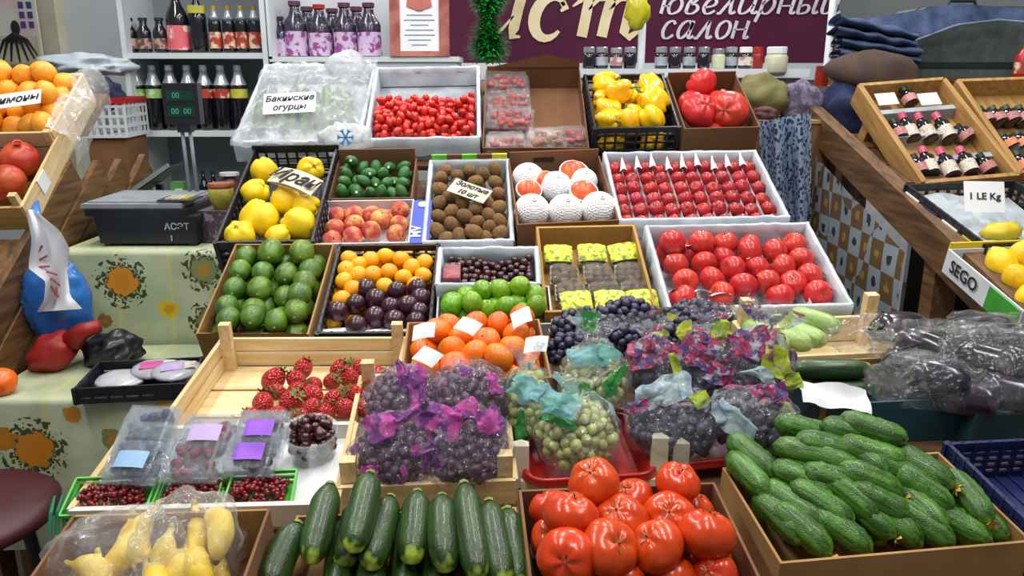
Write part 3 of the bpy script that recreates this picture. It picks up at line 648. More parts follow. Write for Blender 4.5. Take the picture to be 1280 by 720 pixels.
pile(fr, PEA, 'peach', [(250 + x / 4.267, 170 + y / 4.267) for x, y in A], .0275, .045, 'red and yellow peach in the white lined box', 'peach', 'peaches in the white box', orient='rand', pull=.3, near=('by the yellow mandarins', 'by the feijoas'))
# kiwis
fr = Frame(ROW3, (535, 203), (632, 203), (641, 300), (537, 304), .07)
o = lined_tray(fr, 'kiwi_box', 'white lined box of brown kiwis with green printed back edge', lip=.04)
m_gp = mat('green_print', '#6ed63a', .5); m_yp = mat('yellow_print', '#e6e02a', .5)
for k in range(5): ob('printed_edge', MB().box((-fr.w / 2 + fr.w * (k + .5) / 5, fr.l / 2 + .008, fr.h + .012), (fr.w / 5, .006, .022)), [m_gp, m_carddk, m_gp, m_carddk, m_yp][k], o)
A = [(165, 165), (305, 155), (450, 155), (105, 200), (235, 190), (380, 185), (455, 225), (110, 265), (185, 310), (345, 215), (480, 295), (125, 345), (265, 345), (415, 345), (490, 370), (200, 390), (345, 380), (425, 410), (130, 425), (280, 420), (510, 455), (205, 465), (360, 460), (125, 510), (460, 520), (250, 540), (320, 530), (375, 545), (190, 540), (330, 580), (430, 470), (300, 280), (240, 250)]
pile(fr, KIW, 'kiwi', [(520 + x / 4.571, 180 + y / 4.571) for x, y in A], .0225, .06, 'brown fuzzy kiwi in the white lined box', 'kiwi', 'kiwis in the white box', fill=1, orient='rand', pull=.2, near=('by the cherry box', 'by the green printed edge'))
p = fr.pl.hit(587, 239, .10)
card_sign(['Золотые', '10 шт'], facing(p, (0, -.55, .8), R(-27)), .115, .055, 'pale card with two handwritten lines lying on the kiwis', .024, m=mat('pale_card', '#d9d0bc', .8), shear=.25, bold=.0007)
# netted fruit
fr = Frame(ROW3, (641, 200), (744, 196), (776, 274), (644, 280), .10)
o = carton(fr, 'cardboard_box', 'brown cardboard box of red fruit in white foam nets', m_carddk, back=1.25)
ob('hand_hole', MB().box((-.03, fr.l / 2 - .001, fr.h * .98), (.06, .004, .014)), mat('dark_hole', '#2a1c12', .9), o)
A = [(640, 200, 1.05, 1), (900, 175, 1, 2), (645, 275, .85, 2), (800, 245, 1, 1), (955, 285, .95, 2), (665, 385, 1.1, 1), (850, 385, 1.05, 1), (1045, 375, 1.1, 1), (960, 215, .9, 1), (740, 225, .85, 2)]
n0 = 0
for kind, proto in ((1, NET[1]), (2, NET[0])):
    pile(fr, [proto], 'netted_fruit', [(520 + x / 4.571, 180 + y / 4.571, s) for x, y, s, k in A if k == kind], .043, .075, 'red fruit wrapped up whole in a white foam net' if kind == 1 else 'red fruit showing bare above its white foam net', 'fruit', 'fully netted fruit' if kind == 1 else 'half netted fruit', orient=Euler((.25, .1, 0)), pull=.4, it=30, margin=-.02)
# upper tomato tray
fr = Frame(ROW3, (751, 195), (941, 191), (985, 273), (783, 275), .085)
divided_tray(fr, 'tomato_tray', 'white lined tray of small pink tomatoes in tight rows', 10, ())
pts = []
for j in range(6):
    for i in range(10):
        x = -fr.w / 2 + fr.w * (i + .5) / 10; y = -fr.l / 2 + fr.l * (j + .5) / 6.2
        pts.append((x, y))
for i, (x, y) in enumerate(pts):
    inst(TOMD[i % 2], 'tomato', fr.M @ T(x + random.gauss(0, .002), y + random.gauss(0, .003), .058 + random.gauss(0, .002), random.uniform(-.6, .9), random.gauss(0, .4), random.uniform(0, 6), fr.w / 19.6), 'small pink tomato in the upper tight tray ' + ('in the row by the lower tray' if i < 10 else 'in the row by the paper slips' if i >= 50 else 'in the middle rows'), 'tomato', 'tomatoes in the upper tray')
tr = [c for c in bpy.data.objects if c.name == 'tomato_tray.001'][0]
for i in range(9):
    x = -fr.w / 2 + fr.w * (i + 1) / 10
    ob('paper_slip', wrinkled(lambda u, v: (x + (u - .5) * .022 * (1 - v * .8), fr.l / 2 - .075 + v * .05 + .01 * (i % 3), .075 + .012 * v + .008 * math.sin(u * PI)), 4, 6, .004, 60, i), m_paper, tr)
# empty film sheet edges beside the kiwis
# ---------------------------------------------------------------- row 4
fr = Frame(ROW4, (326, 84), (455, 84), (460, 178), (303, 178), .07)
lined_tray(fr, 'lined_box', 'white film lined box of cucumbers hidden under crumpled film', lip=.06, amp=.012)
for i in range(9):
    stick(fr, CUC[i % 4], 'cucumber', (330 + 13 * i, 105 + (i % 3) * 5), (322 + 14.5 * i, 165 - (i % 2) * 8), .03, .03, 'green cucumber under the crumpled film of the top row box', 'cucumber', 'cucumbers under the film', .018, .148)
def crump(u, v):
    x = (u - .5) * fr.w * 1.06; y = (v - .5) * fr.l * 1.08; e = 1 - max(abs(2 * u - 1), abs(2 * v - 1)) ** 4
    return (x, y, fr.h - .004 + .035 * e)
sheet = wrinkled(crump, 46, 40, .03, 14, 3)
o = ob('plastic_sheet', sheet, film('crumpled_film', white=.42, wrinkle=22, strength=1.0), None, fr.M, True)
tag(o, 'crumpled clear plastic sheet over the cucumbers of the top row', 'plastic sheet')
p = fr.pl.hit(362, 129, .135)
card_sign(['Бакинские', 'огурцы'], facing(p, (0, -.75, .6), R(4)), .165, .078, 'white card with Cyrillic writing on the crumpled plastic', .03, shear=.2, bold=.0006)
# plastic bag with a blue snowflake on the corner of the box
p = fr.pl.hit(432, 176, .10); o = thing('plastic_bag', 'crumpled white plastic bag with a blue snowflake print', 'bag', facing(p, CAMN(p)))
ob('bag_body', MB().ell(.075, .05, .025, 20, 12, lump=.5, lf=2.5), film('white_bag_film', white=.55, wrinkle=30), o, smooth=True)
sf = MB()
for k in range(3): sf.box((0, 0, 0), (.05, .005, .001), Matrix.Rotation(PI * k / 3, 3, 'Z'))
for k in range(6):
    a = PI * k / 3; c = Vector((math.cos(a), math.sin(a), 0)) * .017
    for s in (-1, 1): sf.box(c + Vector((math.cos(a + s * .8), math.sin(a + s * .8), 0)) * .005, (.012, .003, .001), Matrix.Rotation(a + s * .8, 3, 'Z'))
ob('snowflake_print', sf, mat('snow_blue', '#3d8fd0', .5), o, T(.0, .01, .034))
p = fr.pl.hit(432, 82, .12); o = ob('plastic_bag', MB().ell(.06, .045, .04, 20, 12, lump=.6, lf=2.2, seed=4), film('white_bag_film'), None, facing(p, CAMN(p)), True)
tag(o, 'knotted white plastic bag at the back of the cucumber box', 'bag')
# cherry tomatoes
fr = Frame(ROW4, (468, 88), (591, 86), (604, 172), (463, 175), .075)
lined_tray(fr, 'cherry_tomato_box', 'grey film lined box of cherry tomatoes', m_cardgr, lip=.06)
pts = [(468 + random.random() * 130, 126 + random.random() * 46, 1, random.choice((.025, .05))) for i in range(185)]
pile(fr, CHT, 'cherry_tomato', pts, .0155, .05, 'small red cherry tomato in the grey lined box', 'cherry tomato', 'cherry tomatoes in the lined box', parts=False, orient='rand', it=90, pull=.03)
# box of clamshell packs
fr = Frame(ROW4, (602, 88), (722, 88), (737, 184), (612, 184), .075)
o = carton(fr, 'cardboard_box', 'brown cardboard box of clear packs of small red tomatoes with raised gable back', m_carddk, back=1.2, group=None)
ob('gable_panel', MB().add([(-.13 * fr.w / .3, 0, 0), (.5 * fr.w, 0, 0), (.5 * fr.w, 0, .02), (.15 * fr.w, 0, .05), (-.2 * fr.w, 0, .02)], [(0, 1, 2, 3, 4)]).add([(-.13 * fr.w / .3, .004, 0), (.5 * fr.w, .004, 0), (.5 * fr.w, .004, .02), (.15 * fr.w, .004, .05), (-.2 * fr.w, .004, .02)], [(4, 3, 2, 1, 0)]), m_carddk, o, T(0, fr.l / 2 - .005, fr.h * 1.2))
m_redfill = mat('red_pack_fill', '#b03028', .4, '#8a2420', 50, var=.15)
pkc = film('shell_film', white=.08, wrinkle=45, strength=.9)
def clam(M, wd, ln, ht, fillm, label, group, name='berry_pack', nb=14, br=.010, fm=None):
    o = thing(name, label, 'pack', M, group)
    fb = MB()
    for k in range(nb): fb.ell(br, br, br * .9, 8, 6, (random.uniform(-.5, .5) * (wd - 2.4 * br), random.uniform(-.5, .5) * (ln - 2.4 * br), br + random.random() * (ht * .75 - br)))
    f = ob('filling', fb, fillm, o, smooth=True); f['kind'] = 'stuff'
    sh = MB().box((0, 0, ht * .3), (wd, ln, ht * .6), None, .12); ob('shell_base', sh, fm or pkc, o)
    ld = MB().box((0, 0, ht * .6 + .002), (wd * 1.05, ln * 1.06, .004)).box((0, 0, ht * .8), (wd * .9, ln * .88, ht * .36)); ob('shell_lid', ld, fm or pkc, o)
    return o
for i, (x, y, z) in enumerate([(632, 108, .01), (634, 132, .012), (636, 152, .02)]):
    q = fr.loc(x, y, z + .03); clam(fr.M @ T(q.x, q.y, z + .005, .08, random.gauss(0, .03), random.gauss(0, .04)), .155, .10, .06, m_redfill, 'clear pack of small red tomatoes stacked in the left rank of the gable box', 'left rank of red packs', nb=60, br=.013)
for i, (x, y) in enumerate([(632, 177), (683, 172), (716, 170)]):
    q = fr.loc(x, y, .07); clam(fr.M @ T(q.x, q.y, .03, .15, random.gauss(0, .03), random.gauss(0, .04)), .12 if i < 2 else .09, .075, .06, m_redfill if i != 1 else mat('tan_pack_fill', '#b07850', .5, '#8a5034', 40), 'clear pack of small red tomatoes lying along the front of the gable box' if i != 1 else 'clear pack with tan filling at the front of the gable box', 'front rank of red packs' if i != 1 else None, nb=45, br=.012)
# yellow peppers
fr = Frame(ROW4, (734, 94), (822, 92), (855, 158), (742, 160), .14)
plastic_crate(fr, 'plastic_crate', 'black plastic crate of yellow bell peppers', step=.03)
A = [(605, 365, .95), (700, 405, .95), (780, 395, 1), (560, 420, .9), (845, 455, 1.1), (640, 440, .95), (735, 475, .9), (590, 465, 1), (680, 510, .9), (790, 505, .9), (620, 505, .85)]
pile(fr, PEP, 'yellow_pepper', [(580 + x / 3.43, y / 3.43, s) for x, y, s in A], .046, .125, 'glossy yellow bell pepper in the black crate', 'pepper', 'yellow peppers in the black crate', fill=1, orient='rand', pull=.2, near=('behind the front lattice', 'by the ledge of jars'))
# big pink tomatoes
fr = Frame(ROW4, (834, 96), (920, 94), (948, 158), (858, 160), .14)
carton(fr, 'cardboard_box', 'brown cardboard box holding big pink ribbed tomatoes', m_carddk, back=1.1)
A = [(190, 470, 1.05), (280, 430, .95), (285, 525, 1.05), (420, 525, 1.15), (350, 480, .9)]
pile(fr, TOMBIG, 'tomato', [(800 + x / 3.69, y / 3.69, s) for x, y, s in A], .055, .115, 'big ribbed pink tomato in the tall cardboard box', 'tomato', 'big pink tomatoes', fill=1, orient='rand', pull=.3)
# ---------------------------------------------------------------- strawberries
fr = Frame(TBL, (266, 422), (493, 420), (500, 520), (219, 520), .075)
wood_crate(fr, 'wooden_crate', 'pale pine slatted crate part filled with strawberries', nslat=2, nbot=3, posts=.022, postup=.03, sideh=1.0, front=False)
A = [(560, 305, 1.15), (710, 255, 1), (700, 310, 1), (760, 370, 1.05), (520, 430, 1.1), (640, 420, 1.1), (480, 490, .9), (600, 475, 1), (900, 255, .95), (985, 250, .95), (840, 315, .9), (930, 295, .95), (1070, 275, 1), (870, 410, 1.05), (980, 380, 1), (950, 440, 1), (680, 360, .9), (760, 460, 1), (830, 460, .9), (1010, 430, .95), (790, 330, .9), (1050, 340, .9), (600, 360, .9), (1080, 420, 1), (700, 470, 1)]
pile(fr, STR, 'strawberry', [(200 + x / 4, 400 + y / 4, s) for x, y, s in A], .0225, .04, 'ripe red leafy strawberry in the pine crate', 'strawberry', 'strawberries in the pine crate', orient='rand', pull=.2, near=('by the berry packs', 'by the avocado box'))
# clear tray of strawberries front edge
# ---------------------------------------------------------------- mandarins with white tags
fr = Frame(TBL, (508, 404), (663, 400), (697, 470), (506, 476), .10)
carton(fr, 'mandarin_box', 'cardboard box heaped with orange mandarins and white tags', m_card)
A = [(390, 110), (465, 130), (600, 75), (555, 140), (680, 120), (750, 85), (300, 170), (600, 215), (670, 180), (520, 215), (780, 205), (340, 235), (720, 200), (640, 265), (440, 170), (310, 110), (700, 60), (460, 225), (570, 270), (420, 60), (530, 70)]
ms = pile(fr, MAN, 'mandarin', [(420 + x / 3, 380 + y / 3, 1.08, .11 if 330 < x < 720 and y < 240 else .085) for x, y in A], .0265, .09, 'bright orange mandarin in the heaped box', 'mandarin', 'orange mandarins in the heaped box', fill=1, orient='up', pull=.3, jit=.6, near=('touching the purple grape bags', 'touching the limes'))
for i, (x, y, a) in enumerate([(330, 105, .2), (495, 85, -.4), (695, 52, .5), (750, 155, .1), (345, 200, -.5)]):
    p = fr.pl.hit(420 + x / 3, 380 + y / 3, .155); w_, h_ = .042, .03
    o = ob('paper_tag', MB().grid(lambda u, v: ((u - .5) * w_ + .008 * (v - .5), (v - .5) * h_, .005 * math.sin(u * 3) + .003 * v), 5, 3), m_paper, None, facing(p, (.1 * math.sin(i), -.65, .7), a), True)
    tag(o, 'blank white paper tag stuck among the orange mandarins', 'tag', 'white tags on the mandarins')
# ---------------------------------------------------------------- grapes
def bunch(c, rx, ry, rz, me, gr, label, group, tilt=.75, n=None, name='grape_bunch', rot=0, stem=True):
    M = facing(c, (0, -math.sin(tilt), math.cos(tilt)), rot); o = thing(name, label, 'grapes', M, group)
    a = 4 * PI * (((rx * ry) ** 1.6 + (rx * rz) ** 1.6 + (ry * rz) ** 1.6) / 3) ** (1 / 1.6)
    n = n or min(195, int(a / (3.0 * gr * gr) * .92)); ga = PI * (3 - 5 ** .5)
    for i in range(n):
        z = 1 - 2 * (i + .5) / n
        if z < -.35: continue
        t = ga * i; s = (1 - z * z) ** .5; k = random.uniform(.84, 1.02)
        q = Vector((rx * s * math.cos(t) * k, ry * s * math.sin(t) * k, rz * z * k)) + Vector((random.gauss(0, .2), random.gauss(0, .2), random.gauss(0, .2))) * gr
        g = bpy.data.objects.new('grape', me); COL.objects.link(g); g.parent = o
        g.matrix_basis = Matrix.Translation(q) @ Euler((random.uniform(0, 6), random.uniform(0, 6), 0)).to_matrix().to_4x4() @ Matrix.Scale(gr * random.uniform(.88, 1.12), 4)
    for i in range(n // 2):
        z = 1 - 2 * (i + .5) / (n // 2); t = ga * i + 1; s = (1 - z * z) ** .5; k = random.uniform(.45, .72)
        if z < -.35: continue
        g = bpy.data.objects.new('grape', me); COL.objects.link(g); g.parent = o; g.matrix_basis = Matrix.Translation((rx * s * math.cos(t) * k, ry * s * math.sin(t) * k, rz * z * k)) @ Matrix.Scale(gr, 4)
    if stem: ob('stalk', MB().tube([(0, ry * .3, 0), (0, ry * .75, rz * .5), (rx * .1, ry * 1.12, rz * .75)], [.003, .003, .002], 6), m_calyx, o, smooth=True)
    return o
BAGS = []
def flap(px, py, wpx, hpx, rot, m, near=None):
    """a crumpled printed panel of a bag, lying on the bag that the pixel's ray meets first"""
    best = None
    for o, M, rx, ry, rz in BAGS:
        Mi = M.inverted(); a = Mi @ CAM; d = (Mi.to_3x3() @ ray(px, py)); D = Matrix.Diagonal((1 / rx, 1 / ry, 1 / rz)) * (1 / 1.12); a = D @ a; d = D @ d
        A_, B_, C_ = d.dot(d), 2 * a.dot(d), a.dot(a) - 1; q = B_ * B_ - 4 * A_ * C_
        if q < 0: q = 0 if q > -.6 * A_ else None
        if q is None: continue
        t = (-B_ - q ** .5) / (2 * A_)
        if best is None or t < best[0]: best = (t, o, M)
    if best is None: print('no bag at', px, py); return
    t, o, M = best; c = CAM + ray(px, py) * (t - .004); s = px_size(c); w_, h_ = wpx * s, hpx * s; sd = px * .37
    F = M.inverted() @ facing(c, (c - M.translation).normalized() * .7 + CAMN(c), R(rot))
    def g(u, v):
        x, y = (u - .5) * w_ * (1.15 - .5 * v * (.5 + .5 * math.sin(sd))), (v - .5) * h_ * (1.15 - .4 * abs(u - .5)); p = Vector((x * 60, y * 60, sd))
        return (x + .28 * w_ * mnoise.noise(p * .8), y + .30 * h_ * mnoise.noise(p * .8 + Vector((5, 0, 0))), .014 * mnoise.noise(p) + .010 * abs(mnoise.noise(p * 2.2)) - .9 * (x * x + y * y) / .06 * .3)
    ob('printed_panel', MB().grid(g, 14, 14), m, o, F, True)
def poly_bag(c, rx, ry, rz, m, label, group, tilt=.75, rot=0, neck=True, seed=0, name='grape_bag', wr=.16):
    M = facing(c, (0, -math.sin(tilt), math.cos(tilt)), rot)
    o = thing(name, label, 'bag', M, group)
    mb = MB(); mb.ell(rx, ry, rz, 56, 36, lump=wr, lf=2.6, seed=seed, fn=lambda v: 1 + .10 * abs(mnoise.noise(v * 5 + Vector((seed, 3, 1)))) + .05 * abs(mnoise.noise(v * 11 + Vector((1, seed, 1)))))
    bb_ = ob('bag_body', mb, m, o, smooth=True); BAGS.append((bb_, M, rx, ry, rz))
    if neck:
        nk = MB(); a0 = random.uniform(-.4, .4)
        def fn(u, v):
            a = 2 * PI * u; r = rx * (.30 + .5 * v ** 1.5) * (1 + .35 * math.sin(5 * a + seed) * v)
            return (r * math.cos(a) + .2 * rx * a0 * v, ry * (.88 + .42 * v) + .12 * ry * mnoise.noise(Vector((u * 9, v * 2, seed))), rz * (.35 + .45 * v) + r * math.sin(a) * .45)
        nk.grid(fn, 30, 6); ob('bag_neck', nk, m, o, smooth=True)
    return o
def px_size(c): return (c - CAM).dot(FW) / FPX
m_purplebag = film('purple_print_film', tint=(.86, .84, .95), white=.05, wrinkle=36, prints=[('#7d3a8c', .60, .64, .7), ('#c44aa8', .64, .67, .9)], pscale=18)
m_greenbag = film('green_print_film', white=.06, wrinkle=30, prints=[('#79bcc0', .52, .58, .7), ('#1f8a3c', .60, .63, .95)], pscale=12, zone=[(-.01, .03), (-.01, .03)])
m_berrybag = film('berry_print_film', white=.06, wrinkle=30, prints=[('#a7c0cc', .58, .62, .5), ('#b23a66', .56, .59, .85), ('#55407c', .58, .62, .8), ('#c9d23a', .64, .66, .9)], pscale=26, zone=[(-.03, .0), (-.005, .02), (-.005, .02), (.0, .03)])
fr = Frame(TBL, (440, 470), (632, 462), (640, 600), (437, 606), .055)
wood_crate(fr, 'wooden_crate', 'pale pine crate under the purple bags of grapes', nslat=1, nbot=3, posts=.024, postup=.03)
k = 0
PB = ['beside the strawberries', 'against the orange mandarins', 'beside the bowl of dark cherries', 'beside the red tray and green grapes']
GB = ['beside the purple grape bags', 'resting over the red tray', 'touching the loose black grapes']
KB = ['behind the tomatoes beside the green grapes', 'with a lime tip between two pouches', 'beside the pale marrows', 'on the red tray behind the tomatoes', 'beside the heaped cucumbers']
EB = ['beside the pale marrows', 'on the teal box edge', 'filling the dark teal box', 'under the slanted rail', 'loose in the wooden marrow crate']
for px, py, rx, ry, z, rot in [(505, 503, 46, 42, .08, .2), (585, 497, 50, 42, .085, -.2), (495, 566, 52, 44, .075, -.1), (585, 562, 52, 48, .08, .15)]:
    c = TBL.hit(px, py, z); s = px_size(c)
    bunch(c, rx * s * .9, ry * s * .95, .045, G_PURP, .0088, 'bunch of dark purple grapes bagged ' + PB[k], None, rot=rot)
    poly_bag(c, rx * s * 1.06, ry * s * 1.12, .058, m_purplebag, 'crinkled bag with purple print around dark grapes ' + PB[k], None, rot=rot, seed=k * 3.7, neck=False); k += 1
m_redp = mat('red_plastic', '#b5221c', .35, '#9c1a16', 8, var=.04, coat=.2)
def red_tray(fr, label):
    w, l, h = fr.w, fr.l, fr.h; o = thing('plastic_tray', label, 'tray', fr.M)
    def ring(d, z, rc=.03): 
        pts = []
        for cx, cy, a0 in ((1, 1, 0), (-1, 1, 90), (-1, -1, 180), (1, -1, 270)):
            for q in range(5):
                a = R(a0 + q * 22.5); pts.append(((w / 2 - rc) * cx + (rc + d) * math.cos(a), (l / 2 - rc) * cy + (rc + d) * math.sin(a), z))
        return pts
    rings = [ring(-.03, .004), ring(-.02, .006), ring(-.006, h), ring(.006, h + .002), ring(.008, h - .006), ring(-.002, h - .008), ring(-.016, .0)]
    vs = [p for q in rings for p in q]; n = 20
    fs = [(i * n + k, i * n + (k + 1) % n, (i + 1) * n + (k + 1) % n, (i + 1) * n + k) for i in range(len(rings) - 1) for k in range(n)]
    fs += [tuple(range(n)), tuple(range(len(rings) * n - 1, (len(rings) - 1) * n - 1, -1))]
    ob('tray_shell', MB().add(vs, fs), m_redp, o, smooth=False)
    ob('tray_ridge', MB().tube([(x, y, z + .003) for x, y, z in ring(.002, h)] + [ring(.002, h)[0]], .004, 6), m_redp, o, smooth=True)
    return o
fr = Frame(TBL, (660, 520), (795, 512), (812, 594), (642, 604), .03)
red_tray(fr, 'red plastic tray under the bags of green grapes')
for px, py, rx, ry, z, rot in [(664, 508, 28, 46, .07, .1), (722, 540, 48, 46, .075, 0), (742, 478, 38, 50, .10, -.1)]:
    c = TBL.hit(px, py, z); s = px_size(c)
    bunch(c, rx * s * .92, ry * s * .95, .045, G_GREEN, .0092, 'bunch of pale green bagged grapes ' + GB[k - 4], None, rot=rot)
    poly_bag(c, rx * s * 1.08, ry * s * 1.15, .058, m_greenbag, 'bag with teal print around pale grapes ' + GB[k - 4], None, rot=rot, seed=k * 3.7, neck=True); k += 1
o = thing('tray_crate', 'pale wooden crate posts standing before the red trays', 'crate')
for px_, py_, hh in [(651, 607, .075), (822, 604, .085), (848, 604, .075)]:
    c = TBL.hit(px_, py_, 0); ob('corner_post', MB().box((c.x, c.y, c.z + hh / 2), (.026, .018, hh)).add([(c.x - .013, c.y - .009, c.z + hh), (c.x + .013, c.y - .009, c.z + hh), (c.x + .013, c.y + .009, c.z + hh), (c.x - .013, c.y + .009, c.z + hh), (c.x, c.y, c.z + hh + .008)], [(0, 1, 4), (1, 2, 4), (2, 3, 4), (3, 0, 4)]), mat('white_post_wood', '#dcd8c4', .7, '#c8c2a8', 8), o)
a_, b_ = TBL.hit(651, 607, .012), TBL.hit(848, 604, .012); ob('lower_rail', MB().bar(a_, b_, .010, .02), MC['white_post_wood'], o)
fr = Frame(TBL, (800, 520), (985, 512), (1000, 562), (812, 590), .03)
red_tray(fr, 'red plastic tray under the bags of black grapes')
for px, py, rx, ry, z, rot in [(823, 470, 38, 46, .10, .15), (880, 458, 36, 48, .11, -.2), (945, 462, 44, 50, .115, -.35), (842, 532, 56, 42, .075, .1), (938, 528, 54, 40, .08, -.25)]:
    c = TBL.hit(px, py, z); s = px_size(c)
    bunch(c, rx * s * .92, ry * s * .95, .048, G_BLACK, .0092, 'bunch of black bagged grapes ' + KB[k - 7], None, rot=rot)
    poly_bag(c, rx * s * 1.06, ry * s * 1.12, .060, m_berrybag, 'bag with pink berry print around black grapes ' + KB[k - 7], None, rot=rot, seed=k * 3.7, neck=py < 500); k += 1
fr = Frame(TBL, (700, 412), (912, 402), (925, 452), (690, 460), .06)
carton(fr, 'grape_box', 'low cardboard box heaped with loose black grapes', m_card)
for px, py, rx, ry, z in [(728, 412, 38, 26, .085), (785, 400, 40, 26, .095), (765, 428, 50, 24, .085), (870, 400, 42, 22, .09), (840, 424, 44, 24, .08), (715, 440, 30, 20, .07)]:
    c = TBL.hit(px, py, z); s = px_size(c)
    bunch(c, rx * s, ry * s, .04, G_BLACK, .0092, 'unbagged bunch of dusty black grapes in the heaped box', 'loose black grape bunches', stem=False)
m_fmag = film('magenta_panel', white=.3, wrinkle=40, prints=[('#7a3488', .30, .42, .9), ('#c64aa6', .48, .54, .95)], pscale=26)
m_fber = film('berry_panel', white=.3, wrinkle=40, prints=[('#b0bccf', .2, .3, .8), ('#a82f58', .42, .46, .95), ('#54407e', .50, .54, .95), ('#d45a86', .58, .61, .95)], pscale=60)
m_flime = film('lime_panel', white=.3, wrinkle=40, prints=[('#b9c832', .2, .35, .95), ('#8fae2c', .52, .58, .95)], pscale=40)
m_fpale = film('pale_panel', white=.5, wrinkle=40, prints=[('#b5cdd0', .2, .3, .9), ('#8fa8bc', .55, .6, .9)], pscale=30)
m_fteal = film('teal_panel', white=.4, wrinkle=40, prints=[('#69b4b2', .2, .3, .85), ('#8cc7d2', .5, .56, .9)], pscale=20)
m_fgrn = film('green_panel', white=.4, wrinkle=40, prints=[('#1c8a3a', .2, .3, .95)], pscale=20)
for a in [(548, 448, 24, 40, -35), (522, 478, 20, 46, 8), (474, 536, 32, 30, 20), (553, 526, 54, 32, -25), (584, 512, 34, 24, 25), (612, 526, 34, 32, 0), (505, 520, 40, 18, 30), (617, 478, 16, 32, 20), (503, 468, 14, 30, 15), (462, 590, 24, 16, 0), (528, 560, 30, 12, 10)]: flap(*a, m_fmag)
for a in [(815, 438, 58, 34, 12), (872, 436, 46, 44, -25), (938, 430, 54, 40, -8), (900, 468, 30, 26, -20), (965, 492, 34, 26, 0), (800, 508, 24, 16, 0)]: flap(*a, m_fber)
for a in [(857, 412, 20, 22, 0), (902, 412, 26, 20, 10), (972, 452, 34, 34, 0), (846, 462, 12, 36, 10), (992, 476, 20, 20, 0), (876, 498, 22, 16, 20), (822, 420, 26, 10, 20)]: flap(*a, m_flime)
for a in [(828, 488, 60, 34, 15), (915, 525, 62, 26, -45), (955, 468, 44, 16, -20)]: flap(*a, m_fpale)
for a in [(742, 443, 46, 22, 2), (690, 500, 60, 28, -35), (655, 484, 30, 30, -30), (700, 515, 40, 12, -15)]: flap(*a, m_fteal)
for a in [(768, 474, 16, 34, -35), (700, 526, 44, 10, -18), (650, 530, 14, 40, 10)]: flap(*a, m_fgrn)
# ---------------------------------------------------------------- berry tray
fr = Frame(TBL, (160, 536), (438, 530), (428, 628), (88, 638), .05)
o = wood_crate(fr, 'berry_crate', 'white painted shallow crate displaying packs of berries', m=mat('white_wood', '#dcdad0', .6, '#cbc8bb', 4), nslat=1, nbot=3, posts=0, t=.01)
ob('paper_lining', wrinkled(lambda u, v: ((u - .5) * fr.w * .97, (v - .5) * fr.l * .95, .022 + .024 * max(0, 1.2 - 3.0 * v) * 0), 20, 10, .004, 30), m_paper, o)
m_blue = mat('blueberry_fill', '#23304f', .6, '#3a4a70', 30, var=.1); m_rasp = mat('raspberry_fill', '#6e1c34', .5, '#93304a', 60, var=.1); m_bberry = mat('blackberry_fill', '#241a2c', .4, '#3c2440', 60)
m_bluelab = mat('pale_blue_label', '#8fb4d6', .5, '#7aa2c8', 20); m_purlab = mat('purple_label', '#7630b4', .5, '#8a48c4', 20); m_lillab = mat('lilac_label', '#b6a0d0', .5)
def berry_pack(px, py, z, wd, ln, fm, label, group, lab=None, rz=0, tip=.35):
    q = fr.loc(px, py, z + .02)
    M = fr.M @ T(q.x, q.y, z, tip, 0, rz)
    o = clam(M, wd, ln, .045, fm, label, group, nb=34, br=.0085, fm=film('berry_shell_film', tint=(.8, .88, .95), white=.11, wrinkle=50, strength=1.0, rough=.08))
    for q_ in (-1, 1): ob('shell_ridge', MB().tube([(q_ * wd * .4, -ln * .42, .044), (q_ * wd * .42, 0, .047), (q_ * wd * .4, ln * .42, .044)], .0025, 6), MC['berry_shell_film'], o, smooth=True)
    if lab: ob('label_sticker', MB().grid(lambda u, v: ((u - .5) * wd * .58, (v - .65) * ln * .42, .0475 - .002 * (2 * u - 1) ** 4), 8, 2), lab, o)
    return o
for px, py, z in [(192, 534, .075), (184, 555, .065), (175, 579, .055)]: berry_pack(px, py, z, .082, .072, m_blue, 'clear hinged pack of blueberries with a pale blue label' if py > 570 else 'clear hinged pack of blueberries stacked behind the labelled one', None if py > 570 else 'blueberry packs', m_bluelab if py > 570 else None, -.1)
for px, py, z, lb in [(264, 546, .07, m_lillab), (247, 576, .055, None)]: berry_pack(px, py, z, .085, .075, m_rasp, 'clear hinged pack of dark raspberries ' + ('with a lilac label' if lb else 'with a plain lid'), None, lb, -.05)
for px, py, z in [(330, 540, .07), (318, 569, .055)]: berry_pack(px, py, z, .078, .075, m_bberry, 'clear hinged pack of dark berries with a purple label', 'purple label packs', m_purlab, -.03)
# bowl of dark cherries
q = fr.loc(392, 572, .02); o = thing('berry_bowl', 'clear plastic bowl heaped with dark cherries', 'bowl', fr.M @ T(q.x, q.y, .026, .1, 0, .3))
ob('bowl_shell', MB().lathe([(.030, 0), (.036, .004), (.043, .05), (.046, .052), (.045, .054), (.041, .05), (.033, .006)], 24), film('bowl_film', white=.22, wrinkle=30, strength=.3), o, smooth=True)
fb = MB()
for i in range(70):
    a = random.uniform(0, 6.28); r_ = .034 * random.random() ** .5; fb.ell(.0085, .0085, .0085, 8, 6, (r_ * math.cos(a), r_ * math.sin(a), .012 + random.random() * .045 + .014 * (1 - r_ / .034)))
f = ob('cherries', fb, mat('dark_cherry_skin', '#2a1018'), o, smooth=True); f['kind'] = 'stuff'
